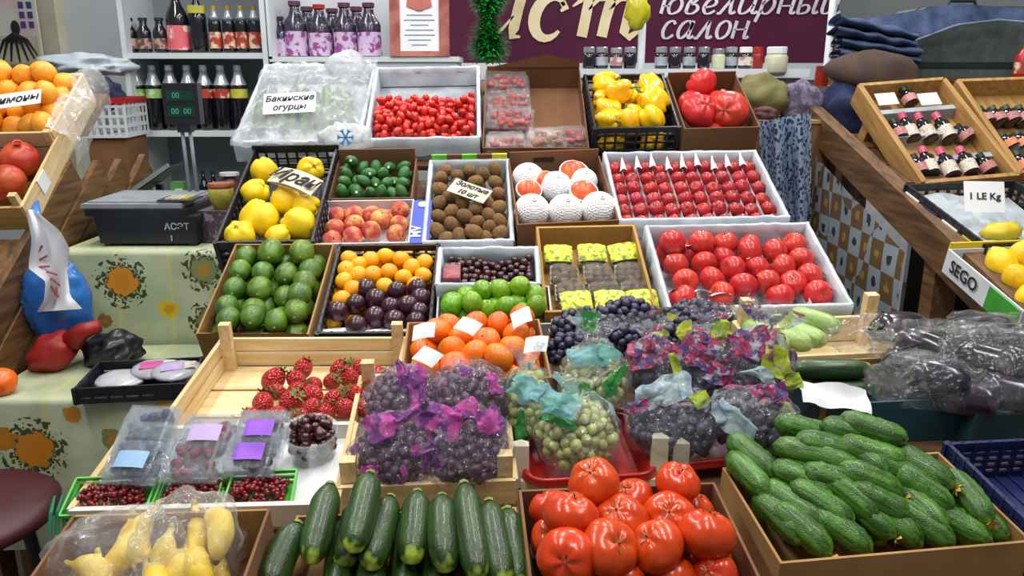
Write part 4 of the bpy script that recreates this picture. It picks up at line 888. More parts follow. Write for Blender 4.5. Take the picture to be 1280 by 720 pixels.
# green punnets of red currants
m_pun = mat('green_punnet', '#62c24a', .4, '#52b03c', 12, var=.04); m_cur = mat('red_currant', '#8a1420', .25, '#5a0c18', 60, var=.1, coat=.4)
for i, (px, py, wd, rz) in enumerate([(140, 617, .115, .02), (242, 614, .098, -.03), (322, 610, .104, .03)]):
    q = fr.loc(px, py, .05); o = thing('currant_punnet', ['wide green punnet of red currants at the crate corner', 'green punnet of red currants between the other two punnets', 'green punnet of red currants beside the bowl of cherries'][i], 'punnet', fr.M @ T(q.x, q.y, .027, .25, 0, rz), 'green punnets of currants')
    h_ = .026; ln = .058
    for s in (-1, 1):
        for kz in range(3):
            ob('rim_slat', MB().box((0, s * (ln / 2 + .003 * kz), .004 + .010 * kz), (wd + .004 * kz, .003, .007)), m_pun, o); ob('end_slat', MB().box((s * (wd / 2 + .002 * kz), 0, .004 + .010 * kz), (.003, ln + .005 * kz, .007)), m_pun, o)
    ob('base', MB().box((0, 0, .002), (wd, ln, .003)), m_pun, o)
    fb = MB()
    for j in range(150): 
        u, v = random.uniform(-.42, .42), random.uniform(-.38, .38); fb.ell(.0045, .0045, .0045, 7, 5, (u * wd, v * ln, .008 + random.random() * .012 + .016 * (1 - 4 * v * v) * (1 - 3 * u * u)))
    f = ob('currants', fb, m_cur, o, smooth=True); f['kind'] = 'stuff'
# ---------------------------------------------------------------- bananas in bags
fr = Frame(TBL, (95, 648), (335, 636), (285, 770), (0, 775), .095)
carton(fr, 'banana_box', 'open brown cardboard box of bagged yellow bananas', m_carddk, mi=m_card)
BN = [(215, 650, 238, 705, .10), (262, 648, 270, 690, .10), (170, 660, 175, 695, .10), (190, 655, 185, 690, .10), (235, 655, 228, 690, .10), (130, 690, 160, 735, .1), (95, 705, 120, 750, .09), (200, 690, 205, 745, .09), (250, 690, 262, 740, .08), (155, 665, 120, 720, .09), (225, 700, 215, 750, .07), (270, 670, 285, 725, .07), (100, 735, 150, 760, .07), (180, 720, 175, 770, .09)]
for i, (x0, y0, x1, y1, z) in enumerate(BN):
    stick(fr, BAN[0], 'banana', (x0, y0 + 14), (x1, y1 + 12), z - .02, z - .03, 'short yellow banana inside the clear bag in the brown box', 'banana', 'bananas in clear bags', .018, .14, random.uniform(0, 6), .09)
m_banbag = film('banana_bag_film', white=.16, wrinkle=20, strength=1.0)
for px, py, rx, ry, z, rz, rot in [(152, 706, 86, 66, .065, .072, .1), (236, 684, 62, 70, .07, .07, -.1)]:
    c = TBL.hit(px, py, z); s = px_size(c)
    poly_bag(c, rx * s, ry * s, rz, m_banbag, 'clear crinkled bag of yellow bananas ' + ('beside the maroon stool' if px < 200 else 'beside the zucchini box'), None, rot=rot, seed=k * 3.1, name='polythene_bag', wr=.2, neck=False); k += 1
# ---------------------------------------------------------------- zucchini
fr = Frame(TBL, (378, 650), (642, 632), (656, 770), (330, 775), .05)
carton(fr, 'zucchini_box', 'cardboard box of long dark green zucchini', m_card)
Z = [((413, 607), (388, 704), .075), ((463, 593), (440, 690), .105), ((448, 625), (428, 710), .06), ((488, 622), (461, 712), .075), ((522, 616), (514, 704), .08), ((552, 621), (558, 715), .08), ((580, 606), (599, 726), .085), ((611, 628), (630, 735), .075), ((372, 655), (335, 742), .06), ((634, 638), (650, 738), .065)]
for i, (a, b, z) in enumerate(Z):
    stick(fr, ZUC[i % 3], 'zucchini', a, b, z + .012, z - .012, 'long dark green zucchini ' + ('lying on top of the others' if i == 1 else 'against the banana box side' if i == 8 else 'against the tomato box side' if i == 9 else 'with pale blossom end in the top layer'), 'zucchini', 'zucchini in the front box', .0215, .088, random.uniform(0, 6))
for i in range(6):
    stick(fr, ZUC[i % 3], 'zucchini', (430 + i * 38, 650), (420 + i * 42, 760), .032, .032, 'long dark green zucchini lying under the others in the front box', 'zucchini', 'lower layer of zucchini', .021, .088, random.uniform(0, 6))
# ---------------------------------------------------------------- tomatoes
fr = Frame(TBL, (652, 616), (878, 604), (968, 735), (668, 745), .10)
carton(fr, 'tomato_box', 'brown cardboard box heaped with large red tomatoes', m_carddk)
A = [(460, 275, 1.05, .135), (630, 265, .85, .11), (825, 225, .95, .125), (820, 375, 1.1, .12), (595, 410, 1.08, .12), (370, 440, 1.12, .12), (200, 350, .85, .09), (190, 460, .9, .09), (280, 620, 1.1, .10), (515, 600, 1.08, .10), (740, 585, 1.05, .10), (950, 555, 1.1, .10), (320, 290, .8, .09), (960, 350, .85, .08), (1060, 650, 1, .07), (820, 710, 1, .085), (600, 730, 1, .08), (380, 740, 1, .08), (1000, 720, .9, .08)]
pile(fr, TOM, 'tomato', [(620 + x / 3.765, 540 + y / 3.765, s, z) for x, y, s, z in A], .0345, .1, 'large glossy red tomato in the brown box', 'tomato', 'red tomatoes in the front box', fill=1, orient='up', jit=.5, pull=.3, near=('at the open near edge', 'by the red tray'))
# ---------------------------------------------------------------- cucumbers
fr = Frame(TBL, (893, 588), (1172, 566), (1286, 676), (994, 699), .075)
carton(fr, 'cucumber_box', 'tan cardboard box heaped with short ridged cucumbers', m_card)
K = [(600, 75, 840, 150, 3), (560, 110, 760, 165, 2.6), (650, 180, 840, 240, 2.3), (480, 165, 660, 205, 2.3), (320, 170, 670, 270, 2), (410, 100, 570, 140, 2), (680, 230, 772, 310, 1.8), (850, 230, 1020, 335, 1.8), (340, 260, 565, 370, 1.3), (540, 300, 690, 350, 1.4), (720, 320, 822, 365, 1.4), (800, 270, 895, 325, 1.6), (185, 235, 315, 375, 1), (240, 205, 350, 295, 1.3), (320, 335, 520, 470, .8), (520, 400, 635, 475, .8), (640, 390, 728, 460, .9), (760, 400, 862, 455, .9), (860, 375, 985, 495, .9), (930, 360, 1015, 420, 1.1), (1030, 330, 1150, 470, 1.0), (295, 400, 442, 545, .3), (440, 500, 548, 592, .2), (590, 500, 705, 580, .2), (710, 455, 795, 525, .45), (810, 490, 895, 560, .2), (910, 490, 1018, 560, .3), (990, 450, 1160, 545, .3), (1100, 440, 1225, 535, .25)]
for i, (x0, y0, x1, y1, l_) in enumerate(K):
    z = .046 + .033 * l_; f = i in (7, 10, 14, 20, 22, 24)
    stick(fr, (CUCF if f else CUC)[i % 4], 'cucumber', (860 + x0 / 3.048, 500 + y0 / 3.048), (860 + x1 / 3.048, 500 + y1 / 3.048), z + .012, z, 'short ridged green cucumber ' + ('with dried flower ' if f else '') + ('on top of the heap by the teal box' if l_ >= 2 else 'midway up the heap' if l_ >= .8 else 'in the lowest row of the tan box'), 'cucumber', 'flowering cucumbers in the tan box' if f else 'cucumbers in the tan box', .0198, .148, random.uniform(0, 6), .10)
for i in range(21):
    stick(fr, CUC[i % 4], 'cucumber', (940 + (i % 7) * 32 + 18 * (i // 7), 575 + (i // 7) * 34), (968 + (i % 7) * 34 + 18 * (i // 7), 605 + (i // 7) * 38), .024, .02, 'short green cucumber at the bottom of the heaped tan box', 'cucumber', 'lowest cucumbers in the tan box', .017, .148, random.uniform(0, 6), .085)
# ---------------------------------------------------------------- right: marrows, eggplants, blue crate
fr = Frame(TBL, (935, 400), (1108, 392), (1120, 438), (935, 446), .07)
wood_crate(fr, 'wooden_crate', 'pale wooden crate holding light green marrows', nslat=1, nbot=2, posts=.026, postup=.05)
for i, (a, b, z) in enumerate([((985, 392), (1052, 412), .09), ((962, 398), (1034, 428), .085), ((954, 410), (1018, 432), .075), ((930, 405), (985, 435), .07)]):
    stick(fr, MAR[0], 'marrow', a, b, z, z, 'light green striped marrow in the pale wooden crate', 'marrow', 'light green marrows', .022, .115, i)
stick(fr, ZUC[0], 'zucchini', (983, 462), (1092, 462), .085, .085, 'long dark green zucchini lying across the teal fronted box', 'zucchini', None, .02, .088, 1)
stick(fr, ZUC[1], 'zucchini', (1000, 487), (1100, 486), .05, .05, 'dark zucchini lying under the white paper in the teal fronted box', 'zucchini', None, .019, .088, 2)
m_teal = mat('teal_board', '#1f4f5e', .6, '#183f4c', 6, var=.03)
fr = Frame(TBL, (985, 452), (1172, 446), (1196, 496), (1020, 506), .085)
o = carton(fr, 'teal_box', 'teal fronted box with tan edges holding zucchini and bagged eggplant', m_teal, mi=m_card)
ob('corner_post', MB().box((-fr.w / 2 + .006, -fr.l / 2 + .004, fr.h / 2), (.012, .02, fr.h + .004)), m_card, o); ob('corner_post', MB().box((fr.w / 2 + .006, -fr.l / 2 + .004, fr.h / 2 + .005), (.022, .02, fr.h + .012)), m_card, o)
p = fr.pl.hit(1040, 492, .10)
o = ob('white_paper', wrinkled(lambda u, v: ((u - .5) * .115, (v - .5) * .045 - .02 * u, .01 * v), 12, 5, .010, 30, 5), m_paper, None, facing(p, (0, -.5, .85)), True); tag(o, 'folded white paper standing in the teal fronted box', 'paper')
fr = Frame(TBL, (1172, 448), (1310, 446), (1350, 514), (1196, 518), .075)
carton(fr, 'teal_box', 'dark green teal box filled with bagged eggplants', mat('dark_teal_board', '#24484a', .6, '#1a3a3d', 6, var=.03), mi=m_card)
for i, (a, b, z) in enumerate([((1118, 425), (1200, 450), .12), ((1130, 470), (1215, 485), .11), ((1190, 440), (1290, 470), .12), ((1210, 420), (1300, 425), .13), ((1180, 415), (1262, 408), .13), ((1220, 480), (1300, 495), .10), ((1240, 450), (1320, 462), .13), ((1085, 415), (1160, 412), .10), ((1100, 450), (1170, 466), .09), ((1160, 490), (1250, 505), .09)]):
    stick(fr, EGG[0], 'eggplant', a, b, z, z, 'dark glossy eggplant wrapped in clear plastic on the teal boxes', 'eggplant', 'bagged eggplants', .032, .15, i)
m_eggbag = film('eggplant_bag_film', white=.035, wrinkle=22, strength=1.0)
for px, py, rx, ry, z, rz, rot in [(1165, 440, 70, 36, .115, .06, -.2), (1160, 480, 72, 34, .10, .055, -.1), (1255, 465, 80, 60, .12, .07, 0), (1240, 420, 70, 28, .12, .05, 0), (1085, 425, 50, 32, .08, .04, .1)]:
    c = TBL.hit(px, py, z); s = px_size(c)
    poly_bag(c, rx * s, ry * s, rz, m_eggbag, 'crumpled clear bag around dark eggplants ' + EB[k - 14], None, rot=rot, seed=k * 3.1, name='polythene_bag', wr=.35, neck=False); k += 1
fr = Frame(TBL, (1184, 553), (1330, 548), (1450, 652), (1300, 664), .075)
plastic_crate(fr, 'plastic_crate', 'empty navy blue plastic mesh crate beside the cucumbers', m_navy, step=.022, bars=5)
# ---------------------------------------------------------------- bottles
m_glass = mat('dark_bottle_glass', '#0d0c12', .12, '#15131c', 6, var=.1, coat=.6)
m_gold = mat('gold_cap', '#c9a94a', .35, '#a88a35', 20, metal=.6); m_silver = mat('silver_foil', '#c5ccd4', .3, '#98a2ac', 30, metal=.5, bump=.4, bs=80)
m_greencap = mat('dark_green_cap', '#1c2a1c', .5)
LABS = {'red': mat('red_label', '#a33528', .6, '#d8c8a8', 30, lo=.5, hi=.6), 'green': mat('green_label', '#7fae5a', .6, '#c8d8b0', 30, lo=.5, hi=.65), 'silver': mat('silver_label', '#a9b3bd', .5, '#7b858f', 30),
        'rose': mat('rose_label', '#c88a86', .6, '#8c4a48', 40, lo=.5, hi=.6), 'brown': mat('brown_label', '#a48c80', .6, '#6b3c38', 50, lo=.48, hi=.55), 'yellow': mat('yellow_label', '#d4c83c', .6, '#aeb04a', 30),
        'lilac': mat('lilac_label_print', '#c9b4d0', .6, '#8e3f8a', 40, lo=.48, hi=.56), 'pink': mat('pink_label', '#d9646e', .6, '#f0c8c0', 25, lo=.52, hi=.6), 'cream': mat('cream_label', '#d8d0c0', .6, '#a87878', 40, lo=.5, hi=.6), 'orange': mat('orange_label', '#d8683a', .6, '#e8a070', 30)}
def bottle(M, h, r, lab, capm, label, group, foil=None, shoulder=.55, name='bottle', labz=(.12, .42), neckr=.33, body=None, cat='bottle'):
    o = thing(name, label, cat, M, group)
    pr = [(r * .9, 0), (r, .01), (r, h * shoulder), (r * .9, h * (shoulder + .06)), (r * .55, h * (shoulder + .17)), (r * neckr, h * (shoulder + .27)), (r * neckr, h * .95)]
    ob('glass_body', MB().lathe(pr, 16), body or m_glass, o, smooth=True)
    ob('cap', MB().lathe([(r * neckr * 1.25, h * .92), (r * neckr * 1.25, h), (r * neckr, h * 1.005)], 12), capm, o)
    def band(a, b, k=1.015):
        z0, z1 = a * h, b * h; return MB().lathe([(r * k, z0), (r * k, z1)], 16)
    l = band(*labz); l.f = l.f[:-2]; ob('label', l, LABS[lab], o, smooth=True)
    if foil:
        f = MB().lathe([(r * 1.02, h * foil), (r * .92, h * (shoulder + .06)), (r * .58, h * (shoulder + .17)), (r * neckr * 1.1, h * (shoulder + .27)), (r * neckr * 1.12, h * .93)], 14); f.f = f.f[:-2]; ob('neck_foil', f, m_silver, o, smooth=True)
    return o
def stand(px, py, Y, h_px, w_px):
    p = atY(px, py, Y); s = (p - CAM).dot(FW) / FPX; return T(p.x, p.y, p.z), h_px * s, w_px * s / 2
# ---------------------------------------------------------------- white shelf unit
m_white = mat('white_laminate', '#d3d9dd', .5, '#c3cad0', 3, var=.02)
YS = 3.3
xl, xr = atY(152, 60, YS).x, atY(334, 60, YS).x; sz = [atY(240, y, YS).z for y in (66, 164, 262)]
o = thing('shelf_unit', 'white open shelf unit stocked with dark bottles', 'shelf', T((xl + xr) / 2, YS, 0)); W = xr - xl
ob('back_panel', MB().box((0, .29, 1.1), (W, .01, 2.2)), mat('grey_laminate', '#8b949b', .6, '#7c868d', 3), o)
for s in (-1, 1): ob('side_panel', MB().box((s * (W / 2 - .01), .15, 1.1), (.02, .3, 2.2)), m_white, o)
for z in sz + [2.19, .7, .35]: ob('shelf_board', MB().box((0, .15, z - .011), (W - .04, .29, .022)), m_white, o)
z1 = sz[0]; 
for i, x in enumerate((164, 182, 202)):
    M, h, r = stand(x, 60, YS + .07, 42, 17); M.translation.z = z1; bottle(M, h, r, 'brown', m_greencap, 'small dark bottle with a brown label and green cap on the white shelf', 'small dark bottles', neckr=.5, shoulder=.6)
M, h, r = stand(225, 60, YS + .08, 78, 27); M.translation.z = z1; bottle(M, h, r, 'pink', m_greencap, 'tall dark bottle with a large pink label on the white shelf', None, labz=(.05, .42))
M, h, r = stand(250, 60, YS + .08, 76, 22); M.translation.z = z1; bottle(M, h, r, 'yellow', m_gold, 'dark bottle with a yellow neck label on the white shelf', None, labz=(.62, .74))
for i, x in enumerate((271, 288, 304, 320)):
    M, h, r = stand(x, 60, YS + .07, 56, 15.5); M.translation.z = z1; bottle(M, h, r, 'red', m_gold, 'slim dark bottle with gold cap and red label on the white shelf', 'gold capped bottles', labz=(.1, .45), foil=.75, neckr=.42, shoulder=.62)
for i, (x, lb) in enumerate([(177, 'green'), (198, 'green'), (219, 'silver'), (241, 'silver'), (261, 'red'), (282, 'red'), (303, 'yellow')]):
    M, h, r = stand(x, 162, YS + .07, 78, 20); M.translation.z = sz[1]; bottle(M, h, r, lb, m_silver, 'dark bottle with silver foil neck and %s shoulder label' % lb, 'foil necked bottles with %s labels' % lb, foil=.70, labz=(.50, .64), shoulder=.66, neckr=.4)
for i, x in enumerate((257, 269)):
    M, h, r = stand(x, 250, YS + .05, 46, 13); M.translation.z = sz[2]; bottle(M, h, r, 'brown', m_greencap, 'little dark bottle on the bottom shelf behind the scale pole', 'little bottles on the bottom shelf')
p = atY(222, 244, YS + .02); o = thing('tea_box', 'small green carton with a white patch on the bottom shelf', 'carton', T(p.x, p.y + .03, sz[2]))
ob('carton_body', MB().box((0, 0, .055), (.055, .05, .11)), mat('green_carton', '#5c9a58', .6), o); ob('white_patch', MB().box((.005, -.0255, .075), (.03, .002, .018)), m_paper, o)
p = atY(290, 250, YS + .02); M, h, r = stand(290, 255, YS + .05, 44, 24); M.translation.z = sz[2]; bottle(M, h, r, 'rose', m_paper, 'squat jar with pink label and white lid on the bottom shelf', None, neckr=.8, shoulder=.7, name='jar', cat='jar', body=mat('jar_brown', '#6a3a34', .3))
# ---------------------------------------------------------------- ledge with bottles behind the top row
p0 = atY(341, 71, 3.35); p1 = atY(575, 71, 3.35); zl = p0.z
o = thing('bottle_shelf', 'white shelf box holding dark bottles with lilac labels', 'shelf', T((p0.x + p1.x) / 2, 3.35, 0)); W = p1.x - p0.x
ob('shelf_top', MB().box((0, .1, zl - .01), (W, .3, .02)), m_white, o); ob('back_panel', MB().box((-.15, .25, zl + .2), (W - .3, .01, .42)), m_white, o); ob('shelf_body', MB().box((0, .1, zl / 2 - .01), (W - .02, .28, zl - .02)), m_white, o)
ob('side_panel', MB().box((-W / 2 + .006, .1, zl + .2), (.012, .3, .42)), m_white, o)
for i, (x, hh, cp) in enumerate([(352, 48, 'd'), (372, 66, 'd'), (402, 62, 'r'), (433, 64, 'd'), (463, 64, 'd'), (387, 60, 'd'), (418, 58, 'd'), (448, 60, 'd')]):
    M, h, r = stand(x, 71, 3.42 if i < 5 else 3.53, hh, 29 if i else 22); M.translation.z = zl
    bottle(M, h, r, 'lilac', m_redp if cp == 'r' else mat('plum_cap', '#5a3048', .5), 'dark plum bottle with lilac label ' + ('and red cap' if cp == 'r' else ('in the row behind' if i > 4 else ('and short neck' if i == 0 else 'at the front of the white ledge'))), 'lilac label bottles', labz=(.02, .46), shoulder=.58, neckr=.42, body=mat('plum_glass', '#2a2038', .25, '#4a4468', 90, lo=.58, hi=.62, coat=.5))
# ---------------------------------------------------------------- framed certificate
pb = atY(525, 72, 3.3); pb.z = zl; s = (pb - CAM).dot(FW) / FPX; w_ = 74 * s; h_ = 118 * s
o = thing('framed_certificate', 'framed certificate with red border and printed emblem', 'certificate', T(pb.x, pb.y, pb.z, R(-8), 0, R(1)))
m_red = mat('red_marbled_frame', '#8e3a34', .5, '#b06a5c', 20)
for s_ in (-1, 1): ob('frame_side', MB().box((s_ * (w_ / 2 - .02), 0, h_ / 2), (.04, .015, h_)), m_red, o); ob('frame_rail', MB().box((0, 0, h_ / 2 + s_ * (h_ / 2 - .01)), (w_ - .08, .015, .02)), m_red, o)
ob('paper', MB().box((0, .002, h_ / 2), (w_ - .07, .006, h_ - .03)), m_paper, o)
em = MB().lathe([(.03, 0), (.03, .002)], 16); ob('emblem', em, m_red, o, T(0, -.003, 64 * s, R(90))); ob('emblem_wing', MB().add([(-.05, -.006, 60 * s), (-.01, -.006, 56 * s), (.01, -.006, 56 * s), (.05, -.006, 60 * s), (.045, -.006, 72 * s), (-.045, -.006, 72 * s)], [(0, 1, 2, 3, 4, 5)]), mat('emblem_red', '#b5665a', .6), o)
for i in range(7): ob('text_line', MB().box((0, -.002, (50 - 6 * i) * s), ((.10, .12, .07, .11, .12, .09, .06)[i], .001, .004)), mat('faint_print', '#8b95ad', .7), o)
# ---------------------------------------------------------------- tinsel
pt = atY(611, 74, 3.6); tn = MB(); st_ = (pt - CAM).dot(FW) / FPX
for i in range(3200):
    z = random.random() * 110 * st_; a = random.uniform(0, 6.28); L = random.uniform(.7, 1.05) * 30 * st_ * (.8 + .25 * math.sin(z * 30)); d = Vector((math.cos(a), math.sin(a), random.uniform(-.7, .25))); q = d.cross(Vector((0, 0, 1))).normalized() * .004
    c = Vector((0, 0, z)); e = c + d.normalized() * L; tn.add([c - q, c + q, e + q, e - q], [(0, 1, 2, 3)])
tn.tube([(0, 0, 0), (0, 0, 110 * st_), (0, 0, 1.2)], .006, 6)
o = ob('tinsel_garland', tn, mat('green_tinsel', '#35b04c', .3, '#157a2a', 60, metal=.0), None, T(pt.x, pt.y, pt.z + .02)); tag(o, 'shaggy green tinsel garland hanging beside the burgundy sign', 'garland')
# ---------------------------------------------------------------- shop sign across the aisle
YB = 5.2
def bp(px, py, off=0): return atY(px, py, YB - off)
c0, c1 = bp(560, 79), bp(1042, 79); ztop = bp(800, -120).z
o = thing('shop_sign', 'burgundy shop sign with cream and white Cyrillic lettering', 'sign', T(0, 0, 0))
ob('sign_board', MB().box(((c0.x + c1.x) / 2, YB + .03, (c0.z + ztop) / 2), (c1.x - c0.x, .05, ztop - c0.z)), mat('burgundy_panel', '#5a1a3c', .18, '#4c1534', 2, var=.02), o)
m_cream = mat('cream_letter', '#e0d2ae', .4, '#d3c296', 8); m_wlet = mat('white_letter', '#e6e2ea', .4)
def ribbon(pts, wid, closed=False):
    n = len(pts); vs = []
    for i, (x, y) in enumerate(pts):
        vs += [bp(x - wid[i] / 2, y, .01), bp(x + wid[i] / 2, y, .01)]
    mb = MB().add(vs, [(2 * i, 2 * i + 1, 2 * i + 3, 2 * i + 2) for i in range(n - 1)]); return mb
def stroke(pts, wid):
    """calligraphic stroke through pixels on the sign, with a width at each point across its own direction"""
    n = len(pts); vs = []
    for i in range(n):
        a = pts[max(0, i - 1)]; b = pts[min(n - 1, i + 1)]; dx, dy = b[0] - a[0], b[1] - a[1]; L = math.hypot(dx, dy) or 1; nx, ny = -dy / L * wid[i] / 2, dx / L * wid[i] / 2
        vs += [bp(pts[i][0] + nx, pts[i][1] + ny, .01), bp(pts[i][0] - nx, pts[i][1] - ny, .01)]
    return MB().add(vs, [(2 * i, 2 * i + 1, 2 * i + 3, 2 * i + 2) for i in range(n - 1)])
def arc(cx, cy, rx, ry, a0, a1, w0, w1, n=16):
    pts = []; wd = []
    for i in range(n + 1):
        t = i / n; a = R(a0 + (a1 - a0) * t); pts.append((cx + rx * math.cos(a) + .18 * -ry * math.sin(a) * -1, cy - ry * math.sin(a))); wd.append(w0 + (w1 - w0) * math.sin(PI * t))
    return stroke(pts, wd)
let = MB()
for part in (stroke([(655, -14), (648, 10), (642, 36), (640, 46), (650, 46)], [13, 13, 13, 9, 3]), stroke([(622, -14), (613, 14), (606, 40), (612, 47), (628, 36), (642, 20)], [13, 13, 13, 8, 4, 2])): let.add(part.v, part.f)
ob('letter_u', let, m_cream, o)
lc = arc(687, 22, 19, 26, 35, 320, 4, 15); lc2 = stroke([(703, 2), (707, 10), (701, 14)], [8, 9, 3]); lc.add(lc2.v, lc2.f); ob('letter_c', lc, m_cream, o)
lm = MB()
for part in (stroke([(716, 8), (727, 0), (736, -4), (734, 12), (727, 46)], [2, 6, 13, 13, 13]), stroke([(736, 12), (748, -1), (759, -4), (763, 4), (757, 24), (752, 46)], [2, 6, 11, 14, 13, 13]), stroke([(762, 12), (775, -1), (786, -4), (790, 4), (784, 26), (780, 40), (786, 47), (802, 36), (808, 24)], [2, 6, 11, 14, 13, 12, 9, 4, 2])): lm.add(part.v, part.f)
ob('letter_m', lm, m_cream, o)
GL = {'и': (.78, [[(0, 1), (-.02, .25), (.1, 0), (.35, .12), (.58, .6)], [(.6, 1), (.57, .2), (.66, 0), (.82, .15)]]), 'н': (.75, [[(0, 1), (0, 0)], [(0, .5), (.55, .52)], [(.57, 1), (.55, .15), (.63, 0), (.76, .12)]]),
 'л': (.78, [[(-.08, .06), (.04, 0), (.2, .4), (.44, 1)], [(.44, 1), (.5, .15), (.6, 0), (.74, .14)]]), 'с': (.6, [[(.5, .8), (.34, 1), (.1, .85), (0, .45), (.1, .08), (.3, 0), (.54, .2)]]),
 'о': (.68, [[(.28, 1), (.06, .8), (0, .4), (.12, .05), (.3, 0), (.52, .2), (.58, .6), (.48, .9), (.28, 1)]]), 'а': (.78, [[(.55, .8), (.36, 1), (.1, .82), (0, .4), (.1, .05), (.28, .05), (.5, .4), (.58, .9)], [(.6, 1), (.54, .2), (.62, 0), (.78, .15)]]),
 'ю': (.95, [[(0, 1), (0, 0)], [(0, .5), (.3, .5)], [(.56, 1), (.34, .8), (.28, .4), (.38, .05), (.56, 0), (.78, .2), (.84, .6), (.74, .9), (.56, 1)]]), 'в': (.65, [[(.02, .1), (.06, .7), (.3, 1.25), (.42, 1.1), (.32, .8), (.14, .62), (.4, .58), (.52, .3), (.36, .03), (.14, 0), (.02, .14)]]),
 'е': (.6, [[(.02, .4), (.4, .52), (.5, .78), (.34, 1), (.12, .85), (0, .42), (.1, .06), (.3, 0), (.54, .2)]]), 'р': (.72, [[(.06, 1), (.02, .2), (-.08, -.55)], [(.04, .6), (.3, 1), (.54, .85), (.56, .4), (.38, .02), (.18, .02), (.04, .2)]]),
 'ы': (.95, [[(0, 1), (0, .1), (.14, 0), (.4, .12), (.44, .42), (.28, .58), (.04, .48)], [(.72, 1), (.68, .2), (.76, 0), (.9, .15)]]), 'й': (.78, [[(0, 1), (-.02, .25), (.1, 0), (.35, .12), (.58, .6)], [(.6, 1), (.57, .2), (.66, 0), (.82, .15)], [(.22, 1.45), (.36, 1.28), (.58, 1.45)]])}
def smooth_pts(p, n=4):
    out = []
    for i in range(len(p) - 1):
        a, b, c, d = p[max(0, i - 1)], p[i], p[i + 1], p[min(len(p) - 1, i + 2)]
        for k in range(n):
            t = k / n; out.append(tuple(.5 * (2 * b[q] + (c[q] - a[q]) * t + (2 * a[q] - 5 * b[q] + 4 * c[q] - d[q]) * t * t + (3 * b[q] - a[q] - 3 * c[q] + d[q]) * t ** 3) for q in (0, 1)))
    return out + [p[-1]]
def sign_text(tx, x0, x1, ybase, xh, pen=3.6):
    tot = sum(GL[c][0] + .14 for c in tx); k = (x1 - x0) / tot; x = x0
    for c in tx:
        adv, strokes = GL[c]; mb = MB()
        for st in strokes:
            pts = [(x + px_ * k + .30 * py_ * xh, ybase - py_ * xh) for px_, py_ in smooth_pts(st)]; wd = []
            for i in range(len(pts)):
                a, b = pts[max(0, i - 1)], pts[min(len(pts) - 1, i + 1)]; dx, dy = b[0] - a[0], b[1] - a[1]; wd.append(pen * (.45 + .75 * abs(dy) / (math.hypot(dx, dy) or 1)))
            q = stroke(pts, wd); mb.add(q.v, q.f)
        ob('letter', mb, m_wlet, o); x += (adv + .14) * k
sign_text('ювелирный', 826, 1052, 17, 19); sign_text('салон', 826, 938, 48, 22)
zb = bp(800, 79).z; ob('white_sill', MB().box(((c0.x + c1.x) / 2, YB + .0, zb - .05), (c1.x - c0.x + .3, .12, .10)), m_white, o)
struct('trim_1', MB().box((.85, YB + .2, zb / 2 - .05), (3.6, .3, zb - .1)), mat('pale_counter_front', '#c9ccd0', .7))
# posts
for i, (x, lab) in enumerate([(801, 'slim white post standing before the burgundy sign'), (1034, 'slim white post at the edge of the burgundy sign beside folded jeans')]):
    p = atY(x, 80, 4.0); o = thing('shop_post', lab, 'post', T(p.x, 4.0, 0)); ob('post_tube', MB().lathe([(.018, 0), (.018, 2.6)], 10), m_white, o, smooth=True); ob('post_foot', MB().lathe([(.05, 0), (.05, .01), (.02, .03)], 12), m_white, o)
p = atY(797, 14, 3.9); o = thing('yellow_bag', 'small yellow plastic bag hanging from the white post', 'bag', T(p.x, p.y, p.z)); ob('bag_body', MB().ell(.055, .04, .085, 18, 12, lump=.35, lf=2.4), mat('yellow_poly', '#d9cf2a', .3, '#b9b41c', 20), o, smooth=True); ob('bag_handle', MB().tube([(0, 0, .08), (.0, .03, .2), (.01, .06, .3)], .006, 6), MC['yellow_poly'], o)
# ---------------------------------------------------------------- jars on the ledge
pj = atY(720, 86, 3.25); pk_ = atY(1005, 86, 3.25); zj = pj.z
o = thing('jar_ledge', 'long white counter ledge behind the pepper boxes', 'ledge', T((pj.x + pk_.x) / 2, 3.3, 0)); ob('ledge_top', MB().box((0, 0, zj - .015), (pk_.x - pj.x, .24, .03)), m_white, o); ob('ledge_front', MB().box((0, .02, zj / 2 - .02), (pk_.x - pj.x - .04, .2, zj - .03)), m_cardgr, o)
m_lid = mat('silver_lid', '#b9c0c8', .3, '#8c949c', 20, metal=.6); m_jarred = mat('red_jar', '#8a1e1e', .3, '#a83028', 10); m_jarcr = mat('cream_jar', '#cfd0b4', .5)
def jar(px, py, Y, wd, ht, bodym, lidm, label, group, lab=None):
    M, h, r = stand(px, py, Y, ht, wd); M.translation.z = zj if py == 86 else M.translation.z; o = thing('jar', label, 'jar', M, group)
    ob('jar_body', MB().lathe([(r * .92, 0), (r, h * .08), (r, h * .62), (r * .8, h * .74)], 14), bodym, o, smooth=True); ob('lid', MB().lathe([(r * .86, h * .74), (r * .88, h * .78), (r * .88, h * .98), (r * .8, h)], 14), lidm, o)
    if lab:
        b_ = MB().lathe([(r * 1.02, h * .15), (r * 1.02, h * .55)], 14); b_.f = b_.f[:-2]; ob('label', b_, LABS[lab], o, smooth=True)
for i, x in enumerate((736, 752, 787, 826, 843, 861, 879, 913)): jar(x, 86, 3.25, 16, 26, m_glass, m_lid, 'small dark glass jar with silver lid on the white ledge', 'dark jars on the ledge', 'silver' if i % 2 else None)
jar(770, 86, 3.24, 16, 25, m_glass, m_lid, 'small dark jar with a pale label on the white ledge', None, 'cream')
jar(897, 86, 3.24, 17, 24, m_jarcr, m_lid, 'pale green jar with silver lid on the white ledge', None)
jar(931, 86, 3.23, 18, 26, m_glass, m_paper, 'dark jar with white lid on the white ledge', None, 'cream')
jar(946, 86, 3.3, 14, 26, m_jarred, m_redp, 'red jar with red lid on the white ledge', None)
